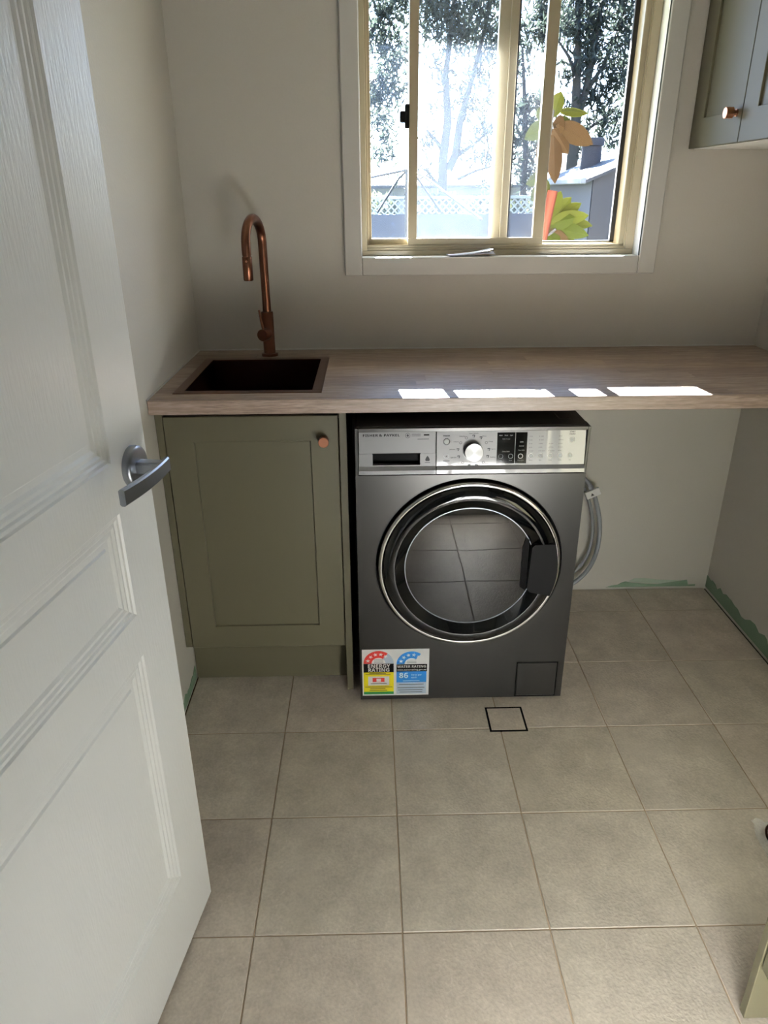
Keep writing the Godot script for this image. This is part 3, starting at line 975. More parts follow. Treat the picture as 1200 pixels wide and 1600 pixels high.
	for q in [[0.145, 0.8365, 0.168], [0.145, 0.8325, 0.168], [0.160, 0.8240, 0.189]]:
		flat("small_print", rc(q[0], q[1] - 0.0006, q[2], q[1] + 0.0006), zf, M.ink_soft, dr)
	flat("small_print", rc(0.176, 0.8330, 0.190, 0.8362), zf, M.ink, dr)
	# drop-shaped mark beside the slot
	flat("drop_mark", [Vector2(0.1815, 0.7665), Vector2(0.1905, 0.7665), Vector2(0.192, 0.770), Vector2(0.190, 0.775), Vector2(0.186, 0.7805), Vector2(0.182, 0.775), Vector2(0.180, 0.770)], zf, M.ink_soft, dr)
	flat("small_print", rc(0.179, 0.7620, 0.193, 0.7632), zf, M.ink_soft, dr)
	# power and its partner
	words("POWER", 0.0036, M.ink, cp, Vector3(0.2345, 0.8315, zf), 1, true)
	ring_mark(cp, Vector3(0.2345, 0.8165, zf - 0.0006), 0.0085, 0.0016, M.ink, "power_ring")
	k = MB.new(Transform3D(Basis(Vector3.RIGHT, PI / 2), Vector3(0.2345, 0.8165, zf - 0.001)))
	k.lathe([Vector2(0, 0), Vector2(0.0069, 0), Vector2(0.0069, 0.0016), Vector2(0.006, 0.002), Vector2(0, 0.002)], 24)
	mi("power_button", k.done(), M.led, cp)
	ring_mark(cp, Vector3(0.2345, 0.7785, zf - 0.0006), 0.0066, 0.0009, M.print_grey)
	words("*", 0.006, M.ink, cp, Vector3(0.2345, 0.7765, zf))
	flat("small_print", rc(0.226, 0.7655, 0.243, 0.7670), zf, M.ink_soft, cp)
	# dial with radial brushing and the programme marks round it
	var dl := Vector2(0.3035, 0.7905)
	k = MB.new(Transform3D(Y2Z.basis, Vector3(dl.x, dl.y, 0.003)))
	k.lathe([Vector2(0.0265, 0.0), Vector2(0.0265, 0.002), Vector2(0.0245, 0.002), Vector2(0.0240, 0.018), Vector2(0.0232, 0.0192), Vector2(0.0, 0.0198)], 64, Transform3D.IDENTITY, 20.0)
	mi("dial", k.done(), M.dial, cp)
	var names := ["Everyday", "Steam Refresh", "Heavy", "Allergy", "Sports", "Bedding", "Shirts", "Super Quick", "Denim", "Wool", "Light Dirt", "Delicates", "Cottons"]
	for i in 13:
		var f := PI / 2 + PI / 13.0 - TAU * i / 13.0 + PI / 13.0
		var c := dl + Vector2(cos(f) * 0.0400, sin(f) * 0.0395)
		if i % 3 == 0:
			ring_mark(cp, Vector3(c.x, c.y, zf - 0.0008), 0.0035, 0.0007, M.ink, "programme_mark")
		else:
			var sh := []
			for q in [[-1.0, 0.9], [-0.35, 1.0], [0, 0.7], [0.35, 1.0], [1.0, 0.9], [0.95, 0.2], [0.6, 0.3], [0.55, -1.0], [0.1, -1.0], [0.1, -0.8], [0.42, -0.78], [0.42, 0.45], [-0.42, 0.45], [-0.42, -1.0], [-0.6, -1.0], [-0.6, 0.3], [-0.95, 0.2]]:
				sh.append(c + Vector2(q[0], q[1]) * 0.0036)
			flat("programme_mark", sh, zf, M.ink_soft, cp)
		var side := 1 if absf(cos(f)) < 0.25 else (0 if cos(f) > 0 else 2)
		var tp := dl + Vector2(cos(f) * 0.0465, sin(f) * (0.0445 if side != 1 else 0.0465))
		words(names[i], 0.0027, M.ink, cp, Vector3(tp.x, clampf(tp.y, 0.756, 0.8435), zf), side)
	# black display
	bx("display", Vector3(0.3640, 0.7575, 0.0028), Vector3(0.4100, 0.8385, 0.0036), M.gloss, cp)
	bx("display", Vector3(0.4112, 0.7575, 0.0028), Vector3(0.4410, 0.8385, 0.0036), M.gloss, cp)
	var zd := 0.0037
	for q in [["Wash", 0.373], ["Rinse", 0.387], ["Spin", 0.400]]:
		words(q[0], 0.0026, M.print_white, cp, Vector3(q[1], 0.8310, zd))
	words("TIME TO GO", 0.0026, M.print_grey, cp, Vector3(0.387, 0.8215, zd))
	words("Delay Start", 0.0028, M.print_grey, cp, Vector3(0.387, 0.7890, zd))
	for q in [["Quick", 0.8135], ["Normal", 0.8030], ["Overnight", 0.7920]]:
		words(q[0], 0.0026, M.print_grey, cp, Vector3(0.427, q[1], zd))
	for q in [0.3745, 0.4000]:
		ring_mark(cp, Vector3(q, 0.7765, zd - 0.0006), 0.0062, 0.0010, M.print_grey)
	ring_mark(cp, Vector3(0.4255, 0.7765, zd - 0.0006), 0.0064, 0.0014, M.print_white)
	words("Less", 0.0024, M.print_grey, cp, Vector3(0.3745, 0.7655, zd))
	words("More", 0.0024, M.print_grey, cp, Vector3(0.4000, 0.7655, zd))
	words("Wash Time", 0.0020, M.print_grey, cp, Vector3(0.4258, 0.7655, zd))
	# option columns on the right
	var cols := [0.4525, 0.4770, 0.5025, 0.5275, 0.5535]
	var heads := ["Temp.", "Spin", "Rinse", "Steam", "Dry"]
	for i in 5:
		ring_mark(cp, Vector3(cols[i], 0.7770, zf - 0.0006), 0.0066, 0.0013, M.print_white)
		ring_mark(cp, Vector3(cols[i], 0.7770, zf - 0.0010), 0.0040, 0.0036, M.print_grey, "button")
		words(heads[i], 0.0025, M.ink, cp, Vector3(cols[i], 0.7650, zf))
		var n: int = [5, 5, 3, 5, 0][i]
		for j in n:
			var y := 0.7895 + 0.0095 * j
			ring_mark(cp, Vector3(cols[i] - 0.0045, y, zf - 0.0007), 0.0009, 0.0008, M.ink_soft, "indicator")
			words([["Cold", "20", "30", "40", "60"], ["No Spin", "500", "800", "1000", "1400"], ["Normal", "Extra", "Hold", "", ""], ["Pre", "Stain", "Iron", "Fresh", "On"], []][i][j], 0.0026, M.ink_soft, cp, Vector3(cols[i] - 0.002, y, zf), 0)
	words("START\nPAUSE", 0.0036, M.ink, cp, Vector3(0.5565, 0.8355, zf), 1, true)
	ring_mark(cp, Vector3(0.5565, 0.8180, zf - 0.0006), 0.0072, 0.0016, M.print_white)
	ring_mark(cp, Vector3(0.5565, 0.8180, zf - 0.0010), 0.0050, 0.0046, M.print_grey, "button")
	# --- round door
	var dt := Transform3D(Y2Z.basis, Vector3(dc.x, dc.y, 0))
	k = MB.new(dt)
	k.lathe([Vector2(0.238, -0.02), Vector2(0.2495, -0.02), Vector2(0.2500, 0.006), Vector2(0.2490, 0.011), Vector2(0.2465, 0.0145), Vector2(0.2430, 0.0160), Vector2(0.2395, 0.0150), Vector2(0.2385, 0.010)], 128, Transform3D.IDENTITY, 50.0)
	var door := mi("porthole_door", k.done(), M.chrome, w)
	k = MB.new(dt)
	k.lathe([Vector2(0.2388, 0.0), Vector2(0.2388, 0.013), Vector2(0.2360, 0.0195), Vector2(0.2280, 0.0265), Vector2(0.2180, 0.0300), Vector2(0.2080, 0.0305), Vector2(0.2050, 0.0300), Vector2(0.2040, 0.0285), Vector2(0.1790, 0.0135), Vector2(0.1775, 0.012), Vector2(0.1775, 0.0)], 128, Transform3D.IDENTITY, 40.0)
	mi("bezel", k.done(), M.gloss, door)
	k = MB.new(dt)
	k.lathe([Vector2(0.1755, 0.009), Vector2(0.1777, 0.009), Vector2(0.1777, 0.0140), Vector2(0.1755, 0.0140), Vector2(0.1755, 0.009)], 128)
	mi("glass_edge", k.done(), M.satin, door)
	k = MB.new(dt)
	k.lathe([Vector2(0.1757, 0.004), Vector2(0.1757, 0.0122), Vector2(0.10, 0.0131), Vector2(0.0, 0.0134)], 128)
	mi("glass", k.done(), M.glass_dark, door)
	# pull: straight inner edge, outer edge following the bezel
	var pp := [Vector2(dc.x + 0.158, dc.y - 0.060), Vector2(dc.x + 0.163, dc.y + 0.066), Vector2(dc.x + 0.170, dc.y + 0.074)]
	for i in 9:
		var f := lerpf(0.325, -0.36, i / 8.0)
		pp.append(dc + Vector2(cos(f), sin(f)) * 0.2372)
	pp.append(Vector2(dc.x + 0.165, dc.y - 0.070))
	k = MB.new()
	k.extrude(pp, 0.006, 0.0325)
	mi("door_pull", k.done(), M.matte_black, door)
	k = MB.new()
	var nb := []
	for q in [[0.142, -0.062], [0.158, -0.074], [0.158, 0.082], [0.150, 0.090], [0.142, 0.060]]:
		nb.append(Vector2(dc.x + q[0], dc.y + q[1]))
	k.extrude(nb, 0.010, 0.0165)
	mi("pull_recess", k.done(), M.black, door)
	# --- filter flap
	k = MB.new()
	var fx0 := 0.4600
	var fx1 := 0.5825
	var fy0 := 0.014
	var fy1 := 0.1370
	k.box(Vector3(fx0, fy0, -0.004), Vector3(fx1, fy1, 0.0004), 0.0002)
	mi("flap_gap", k.done(), M.black, w)
	k = MB.new()
	k.box(Vector3(fx0 + 0.0030, fy0 + 0.0045, -0.004), Vector3(fx1 - 0.0030, fy1 - 0.0030, 0.0026), 0.0016)
	var fp := mi("filter_flap", k.done(), M.graphite, w)
	bx("slot", Vector3(0.506, fy1 - 0.0125, 0.001), Vector3(0.536, fy1 - 0.0085, 0.0019), M.black, fp, 0.0)
	# --- rating sticker
	rating_label(w)

func rating_label(w: Node) -> void:
	var x0 := 0.0065
	var y0 := 0.026
	var sw := 0.1960
	var sh := 0.1640
	var L := bx("rating_sticker", Vector3(x0, y0, 0.0), Vector3(x0 + sw, y0 + sh, 0.0005), M.label_paper, w)
	L.set_meta("label", "white energy and water rating sticker")
	var z := 0.0005
	var z2 := 0.0008
	# crop coordinates of the photograph's sticker: 1040 wide, 708 high
	var X := func(u: float) -> float: return x0 + (u - 70.0) * sw / 1040.0
	var Y := func(q: float) -> float: return y0 + sh - (q - 42.0) * sh / 708.0
	for side in 2:
		var o := 512.0 * side
		var dy := 14.0 * side
		var m: Material = M.label_red if side == 0 else M.label_blue
		var c := Vector2(X.call(325.0 + o), Y.call(255.0 + dy))
		var r1 := 0.0440
		var r0 := 0.0205
		flat("star_arc", sector(c, r0, r1, PI, PI * 0.29), z, m, L)
		flat("blank_arc", sector(c, r0, r1, PI * 0.285, 0.0), z, M.label_pale if side == 0 else M.label_paper, L)
		for i in 5:
			var f := PI * (0.90 - 0.155 * i)
			var q := c + Vector2(cos(f), sin(f)) * 0.0325
			flat("star", star(q, 0.0068, f - PI / 2), z2, M.label_paper, L)
		for i in 3:
			flat("small_print", rc(X.call(255.0 + o), Y.call(196.0 + 22.0 * i + dy), X.call(400.0 + o), Y.call(190.0 + 22.0 * i + dy)), z, M.print_grey, L)
	flat("title_band", rc(X.call(90), Y.call(388), X.call(560), Y.call(258)), z, M.ink, L)
	words("ENERGY", 0.0125, M.print_white, L, Vector3(X.call(328), Y.call(293), z2), 1, true)
	words("RATING", 0.0125, M.print_white, L, Vector3(X.call(328), Y.call(353), z2), 1, true)
	flat("yellow_field", rc(X.call(90), Y.call(690), X.call(560), Y.call(388)), z, M.label_yellow, L)
	flat("white_box", rc(X.call(160), Y.call(590), X.call(490), Y.call(450)), z2, M.label_paper, L)
	flat("red_box", rc(X.call(230), Y.call(535), X.call(415), Y.call(472)), z2 + 0.0002, M.label_red, L)
	flat("value_box", rc(X.call(290), Y.call(530), X.call(360), Y.call(484)), z2 + 0.0004, M.label_paper, L)
	for q in [[180, 405, 440], [120, 420, 510], [200, 560, 450], [110, 615, 540], [190, 640, 430], [180, 668, 455]]:
		flat("small_print", rc(X.call(q[0]), Y.call(q[1] + 4), X.call(q[2]), Y.call(q[1] - 4)), z2 + 0.0002, M.ink_soft, L)
	flat("green_band", rc(X.call(90), Y.call(730), X.call(560), Y.call(690)), z, M.label_green, L)
	flat("title_band", rc(X.call(603), Y.call(380), X.call(1080), Y.call(272)), z, M.ink, L)
	words("WATER RATING", 0.0084, M.print_white, L, Vector3(X.call(842), Y.call(307), z2), 1, true)
	words("www.waterrating.gov.au", 0.0052, M.print_white, L, Vector3(X.call(842), Y.call(355), z2), 1, true)
	flat("blue_field", rc(X.call(603), Y.call(550), X.call(1072), Y.call(380)), z, M.label_blue, L)
	words("86", 0.0185, M.print_white, L, Vector3(X.call(715), Y.call(443), z2), 1, true)
	words("litres per\nwash", 0.0056, M.print_white, L, Vector3(X.call(832), Y.call(455), z2), 0)
	flat("small_print", rc(X.call(705), Y.call(530), X.call(965), Y.call(522)), z2, M.print_white, L)
	flat("pale_field", rc(X.call(603), Y.call(728), X.call(1072), Y.call(550)), z, M.label_pale, L)
	for q in [[640, 582, 1030], [620, 632, 1045], [630, 668, 1015], [650, 700, 1010]]:
		flat("small_print", rc(X.call(q[0]), Y.call(q[1] + 4), X.call(q[2]), Y.call(q[1] - 4)), z2, M.ink_soft, L)

# ---------------------------------------------------------------- white moulded door
func build_door() -> void:
	var d := thing("door_1", "", "")
	d.remove_meta("category")
	struct(d, "white moulded panel door standing open at the left")
	var ax := Vector3(0.158, 0, -0.9874).normalized()
	d.transform = Transform3D(Basis(ax, Vector3.UP, ax.cross(Vector3.UP)), Vector3(0.0706, 0.010, 2.0995))
	var W := 0.820
	var H := 2.04
	var k := MB.new()
	# panels: x from hinge, y up
	var px0 := 0.110
	var px1 := W - 0.112
	var ps := [[0.182, 0.698], [0.774, 0.952], [1.030, 1.905]]
	var pr := [Vector2(0, 0), Vector2(0.003, -0.0030), Vector2(0.008, -0.0034), Vector2(0.011, -0.0060), Vector2(0.016, -0.0052), Vector2(0.020, -0.0078), Vector2(0.026, -0.0066), Vector2(0.031, -0.0098), Vector2(0.040, -0.0098), Vector2(0.043, -0.0070)]
	for q in ps:
		k.recess(Rect2(px0, q[0], px1 - px0, q[1] - q[0]), pr)
	var e := 0.0015
	k.rect_z(e, e, px0, H - e, 0)
	k.rect_z(px1, e, W - e, H - e, 0)
	var y := e
	for q in ps:
		k.rect_z(px0, y, px1, q[0], 0)
		y = q[1]
	k.rect_z(px0, y, px1, H - e, 0)
	# edges and back
	for q in [[e, e, W - e, e, 0, -1], [e, H - e, W - e, H - e, 0, 1], [e, e, e, H - e, -1, 0], [W - e, e, W - e, H - e, 1, 0]]:
		var o := Vector3(q[4], q[5], 0)
		k.face([Vector3(q[0], q[1], 0), Vector3(q[2], q[3], 0), Vector3(q[2], q[3], -e) + o * e, Vector3(q[0], q[1], -e) + o * e], o + Vector3(0, 0, 1))
	k.box(Vector3(0, 0, -0.035), Vector3(W, H, -0.0105))
	for q in [[0, 0, W, 0, 0, -1], [0, H, W, H, 0, 1], [0, 0, 0, H, -1, 0], [W, 0, W, H, 1, 0]]:
		k.face([Vector3(q[0], q[1], -e), Vector3(q[2], q[3], -e), Vector3(q[2], q[3], -0.0106), Vector3(q[0], q[1], -0.0106)], Vector3(q[4], q[5], 0))
	mi("leaf", k.done(), M.door, d)
	# lever handle on a round rose
	var h := Node3D.new()
	h.name = "lever_handle"
	d.add_child(h)
	h.set_meta("label", "satin grey lever handle on a round rose")
	var hc := Vector3(W - 0.054, 1.006, 0)
	k = MB.new(Transform3D(Y2Z.basis, hc))
	k.lathe([Vector2(0, 0), Vector2(0.0325, 0), Vector2(0.0330, 0.005), Vector2(0.0322, 0.0095), Vector2(0.0300, 0.0120), Vector2(0.0270, 0.0128), Vector2(0.0, 0.0130)], 48)
	mi("rose", k.done(), M.satin, h)
	k = MB.new()
	k.box(hc + Vector3(-0.013, -0.010, 0.010), hc + Vector3(0.010, 0.010, 0.052), 0.003)
	mi("neck", k.done(), M.satin, h)
	# curved blade, swept along -x
	k = MB.new()
	var n := 14
	var sec := func(i: int) -> Array:
		var t := float(i) / (n - 1)
		var x := hc.x + 0.012 - 0.140 * t
		var z := 0.050 + 0.0075 * sin(PI * (0.12 + 0.80 * t)) - 0.004 * t
		var hh := 0.0115 + 0.001 * t
		var b := 0.0022
		var p := []
		for q in [[-hh + b, -0.0045], [hh - b, -0.0045], [hh, -0.0045 + b], [hh, 0.0045 - b], [hh - b, 0.0045], [-hh + b, 0.0045], [-hh, 0.0045 - b], [-hh, -0.0045 + b]]:
			p.append(Vector3(x, hc.y + 0.002 + q[0], z + q[1]))
		return p
	for i in n - 1:
		var a: Array = sec.call(i)
		var b: Array = sec.call(i + 1)
		var c := Vector3.ZERO
		for q in a:
			c += q / 8.0
		for j in 8:
			var m := (j + 1) % 8
			k.face([a[j], a[m], b[m], b[j]], (a[j] + a[m]) * 0.5 - c)
	k.face(sec.call(0), Vector3(1, 0, 0))
	k.face(sec.call(n - 1), Vector3(-1, 0, 0))
	mi("lever", k.done(), M.satin, h)

# ---------------------------------------------------------------- cupboards at the right
func build_right_cabinets() -> void:
	# wall cupboard: fronts face -x
	var c := thing("wall_cupboard", "sage green wall cupboard hung beside the window at top right", "cabinet")
	var fx := 1.520
	var y0 := 1.512
	var y1 := 2.30
	bx("carcass", Vector3(fx + 0.020, y0 + 0.002, 0.004), Vector3(RW - 0.001, y1, 1.53), M.sage, c)
	bx("filler_strip", Vector3(fx + 0.004, y0, 0.001), Vector3(fx + 0.020, y1, 0.006), M.sage, c)
	bx("underside_panel", Vector3(fx + 0.020, y0 - 0.001, 0.004), Vector3(RW - 0.001, y0 + 0.002, 1.53), M.white, c)
	var z := 0.008
	for i in 5:
		var wd := 0.311 if i == 0 else 0.30
		# local x runs along +z of the room, local z along -x
		var bas := Basis(Vector3(0, 0, 1), Vector3.UP, Vector3(-1, 0, 0))
		var k := MB.new(Transform3D(bas, Vector3(fx, y0, z)))
		shaker(k, Rect2(0, 0.0, wd, y1 - y0), [0.076, 0.074, 0.068, 0.072], 0.0, 0.018)
		var d := mi("door", k.done(), M.sage, c)
		if i == 0:
			knob(d, Transform3D(Basis(Vector3(0, 0, 1), PI / 2), Vector3(fx, y0 + 0.070, z + wd - 0.030)))
		elif i % 2 == 0:
			knob(d, Transform3D(Basis(Vector3(0, 0, 1), PI / 2), Vector3(fx, y0 + 0.070, z + wd - 0.030)))
		z += wd + 0.0025
	# base cupboard between the doorway and the right wall
	var t := thing("base_cupboard", "sage green base cupboard standing on the floor at the bottom right corner", "cabinet")
	var cx := 1.235
	var CZ := FZ - 0.002
	var TH := 0.889
	bx("end_panel", Vector3(cx, 0.0, 1.556), Vector3(RW - 0.001, TH, 1.573), M.sage, t, 0.001)
	bx("carcass", Vector3(cx + 0.022, 0.147, 1.574), Vector3(RW - 0.001, TH, CZ), M.sage, t)
	bx("kickboard", Vector3(cx + 0.075, 0.0, 1.574), Vector3(cx + 0.091, 0.147, CZ), M.sage, t)
	var bas2 := Basis(Vector3(0, 0, 1), Vector3.UP, Vector3(-1, 0, 0))
	var kk := MB.new(Transform3D(bas2, Vector3(cx + 0.001, 0.147, 1.577)))
	shaker(kk, Rect2(0, 0, CZ - 1.577, TH - 0.003 - 0.147), [0.075, 0.075, 0.075, 0.075], 0.0, 0.019)
	mi("door", kk.done(), M.sage, t)
	bx("top", Vector3(cx - 0.022, TH, 1.552), Vector3(RW - 0.001, TH + 0.037, CZ), M.wood[0], t, 0.0018)

# ---------------------------------------------------------------- small things
func build_small_things() -> void:
	# floor waste with a tile insert
	var f := thing("floor_waste", "square floor drain with black surround and tile insert", "drain")
	var x0 := 0.887
	var x1 := 0.996
	var z0 := 0.685
	var z1 := 0.790
	var w := 0.0058
	var k := MB.new()
	k.box(Vector3(x0, -0.001, z0), Vector3(x1, 0.0010, z0 + w))
	k.box(Vector3(x0, -0.001, z1 - w), Vector3(x1, 0.0010, z1))
	k.box(Vector3(x0, -0.001, z0 + w), Vector3(x0 + w, 0.0010, z1 - w))
	k.box(Vector3(x1 - w, -0.001, z0 + w), Vector3(x1, 0.0010, z1 - w))
	mi("surround", k.done(), M.black, f)
	bx("tile_insert", Vector3(x0 + w, -0.001, z0 + w), Vector3(x1 - w, 0.0016, z1 - w), M.tiles[2], f, 0.0006)
	# leaflet on the window sill: folded sheets
	var l := thing("folded_leaflet", "loosely folded white leaflet lying on the window sill", "paper")
	for s in 3:
		k = MB.new(Transform3D(Basis(Vector3.UP, [0.06, -0.05, 0.10][s]), Vector3(0.885, 1.2125, -0.020)))
		var n := 16
		for i in n:
			var t0 := float(i) / n
			var t1 := float(i + 1) / n
			var yy := func(t: float) -> float:
				return [0.001 + 0.012 * t * t + 0.002 * sin(t * 5.0), 0.0025 + 0.006 * t + 0.003 * sin(t * 4.0), 0.004 + 0.016 * t * t][s]
			var a0: float = -0.070 + 0.14 * t0 + [0.0, 0.006, -0.004][s]
			var a1: float = -0.070 + 0.14 * t1 + [0.0, 0.006, -0.004][s]
			for th in [0.0, 0.0008]:
				k.face([Vector3(a0, yy.call(t0) + th, -0.024), Vector3(a1, yy.call(t1) + th, -0.024), Vector3(a1, yy.call(t1) + th, 0.024), Vector3(a0, yy.call(t0) + th, 0.024)], Vector3(0, 1 if th > 0 else -1, 0))
			for zz in [-0.024, 0.024]:
				k.face([Vector3(a0, yy.call(t0), zz), Vector3(a1, yy.call(t1), zz), Vector3(a1, yy.call(t1) + 0.0008, zz), Vector3(a0, yy.call(t0) + 0.0008, zz)], Vector3(0, 0, zz))
		mi("sheet", k.done(), M.paper, l)
	# hoses beside the machine
	var path := [Vector3(1.14, 0.515, 0.050), Vector3(1.23, 0.510, 0.055), Vector3(1.312, 0.472, 0.060), Vector3(1.362, 0.375, 0.060), Vector3(1.384, 0.255, 0.060), Vector3(1.370, 0.145, 0.060), Vector3(1.318, 0.068, 0.060), Vector3(1.235, 0.030, 0.060), Vector3(1.13, 0.022, 0.055)]
	hose("drain_hose", "grey drain hose looping down beside the washing machine with a white tag", path, 0.0082, true)
	var inner := []
	for p in path:
		inner.append(Vector3(1.14 + (p.x - 1.14) * 0.925, 0.262 + (p.y - 0.262) * 0.90, p.z - 0.022))
	hose("inlet_hose", "thinner grey hose nearer the wall, behind the tagged hose", inner, 0.0060, false)
	# bubble wrap with a copper ring at the right edge
	var bw := thing("bubble_wrap", "crumpled clear bubble wrap lying on the floor at the right edge", "plastic wrap")
	k = MB.new()
	var fn := FastNoiseLite.new()
	fn.seed = 4
	fn.frequency = 9.0
	var nx := 46
	var nz := 46
	var h := func(i: int, j: int) -> Vector3:
		var u := float(i) / nx
		var v := float(j) / nz
		var x := 1.446 + 0.30 * u - 0.03 * v * (1.0 - u)
		var z := 1.150 + 0.30 * v + 0.02 * fn.get_noise_2d(u * 0.6, 3.0)
		var edge := maxf(0.0, 1.0 - minf(u, v) * 12.0)
		var y := 0.004 + 0.022 * absf(fn.get_noise_2d(x, z)) + 0.022 * edge + 0.0022 * (0.5 + 0.5 * sin(x * 628.0) * sin(z * 628.0))
		return Vector3(x + 0.008 * fn.get_noise_2d(z, 1.7), y, z)
	for i in nx:
		for j in nz:
			k.face([h.call(i, j), h.call(i + 1, j), h.call(i + 1, j + 1), h.call(i, j + 1)], Vector3.UP)
	mi("sheet", k.done(), M.wrap, bw)
	var rg := MB.new(Transform3D(Basis.IDENTITY, Vector3(1.503, 0.032, 1.200)))
	var pts := []
	for i in 25:
		pts.append(Vector3(cos(TAU * i / 24.0) * 0.038, 0.003 * sin(TAU * i / 12.0), sin(TAU * i / 24.0) * 0.038))
	rg.tube(pts, 0.0035, 10, false)
	tag(mi("metal_ring", rg.done(), M.bronze_dark), "dark bronze ring lying on the bubble wrap at the right edge", "ring")

func hose(called: String, label: String, c: Array, r: float, tagged: bool) -> void:
	var pts := []
	for i in c.size() - 1:
		for j in 8:
			pts.append(c[i].cubic_interpolate(c[i + 1], c[maxi(i - 1, 0)], c[mini(i + 2, c.size() - 1)], j / 8.0))
	pts.append(c[-1])
	var t := thing(called, label, "hose")
	var k := MB.new()
	k.tube(pts, r, 14)
	mi("tube", k.done(), M.hose, t)
	if tagged:
		var g := MB.new(Transform3D(Basis(Vector3(0, 0, 1), 0.42), Vector3(1.335, 0.425, 0.064)))
		g.box(Vector3(-0.022, -0.014, -0.002), Vector3(0.030, 0.014, 0.0105), 0.002)
		mi("tag", g.done(), M.print_white, t)
		var g2 := MB.new(Transform3D(Basis(Vector3(0, 0, 1), 0.42), Vector3(1.335, 0.425, 0.064)))
		g2.extrude([Vector2(-0.006, -0.006), Vector2(0.006, -0.006), Vector2(0.0, 0.005)], 0.0106, 0.0110)
		mi("warning_mark", g2.done(), M.ink_soft, t)

# ---------------------------------------------------------------- garden
func leaf_blade(k: MB, base: Vector3, tip: Vector3, side: Vector3, width: float, droop: float) -> void:
	var n := 8
	var len_ := (tip - base).length()
	var d := (tip - base) / len_
	side = (side - d * side.dot(d)).normalized()
	var up := d.cross(side).normalized()
	var row := func(i: int) -> Array:
		var t := float(i) / n
		var w := width * 0.5 * pow(sin(PI * pow(t, 0.9)), 0.7) if i > 0 and i < n else 0.0006
		var c := base + d * len_ * t + Vector3(0, -droop * sin(PI * t) * 0.0 - droop * t * t, 0)
		return [c - side * w + up * w * 0.25, c - up * 0.0, c + side * w + up * w * 0.25]
	for i in n:
		var a: Array = row.call(i)
		var b: Array = row.call(i + 1)
		k.face([a[0], a[1], b[1], b[0]], up)
		k.face([a[1], a[2], b[2], b[1]], up)
		k.face([a[0] - up * 0.0008, a[1] - up * 0.0008, b[1] - up * 0.0008, b[0] - up * 0.0008], -up)
		k.face([a[1] - up * 0.0008, a[2] - up * 0.0008, b[2] - up * 0.0008, b[1] - up * 0.0008], -up)

# pixel columns and rows of the photograph at the trees' distance (12 m behind the wall), in metres
func far(u: float, v: float, dz := 0.0) -> Vector3:
	var s := (14.4 - dz) / 14.4
	return Vector3(0.56 + (1.35 + (u - 690.0) * 0.01135) * s, 1.40 + (299.0 - v) * 0.01025 * s, -12.0 + dz)

func tree(label: String, trunks: Array, blobs: Array, count: int, seed_: int, dz: float) -> void:
	var rng := RandomNumberGenerator.new()
	rng.seed = seed_
	var sc := (14.4 - dz) / 14.4
	var base: Vector3 = far(trunks[0][0][0], trunks[0][0][1], dz)
	base.y = -0.42
	var t := thing("gum_tree", label, "tree", base, "trees beyond the fence")
	var first := true
	for br in trunks:
		var pts := []
		var rad := []
		if first:
			pts.append(Vector3(0, 0.0, 0))
			rad.append(br[0][2] * 0.0125 * sc)
		for q in br:
			pts.append(far(q[0], q[1], dz) - base)
			rad.append(q[2] * 0.0105 * sc)
		var k := MB.new()
		k.tube(pts, rad, 9)
		mi("trunk" if first else "branch", k.done(), M.bark, t)
		first = false
	var total := 0.0
	for b in blobs:
		total += b[2] * b[2] * (b[3] if b.size() > 3 else 1.0)
	var k := MB.new()
	for b in blobs:
		var c := far(b[0], b[1], dz) - base
		var n := int(count * b[2] * b[2] * (b[3] if b.size() > 3 else 1.0) / total)
		# leaves gather in tufts
		var tufts := []
		for i in maxi(3, n / 14):
			var p := Vector3(rng.randfn(0, 0.5), rng.randfn(0, 0.5), rng.randfn(0, 0.5))
			tufts.append(c + p * b[2] * 0.0118 * sc)
		for i in n:
			var p: Vector3 = tufts[rng.randi() % tufts.size()] + Vector3(rng.randfn(0, 1), rng.randfn(0, 1), rng.randfn(0, 1)) * 0.085 * sc
			var d := Vector3(rng.randfn(0, 0.6), rng.randfn(-0.5, 0.6), rng.randfn(0, 0.6)).normalized()
			var s := d.cross(Vector3(rng.randf() - 0.5, rng.randf() - 0.5, rng.randf() - 0.5)).normalized()
			var l := rng.randf_range(0.05, 0.11) * sc
			var w := l * 0.22
			k.face([p - d * l, p + s * w, p + d * l, p - s * w], d.cross(s))
	mi("foliage", k.done(), M.leaf, t)

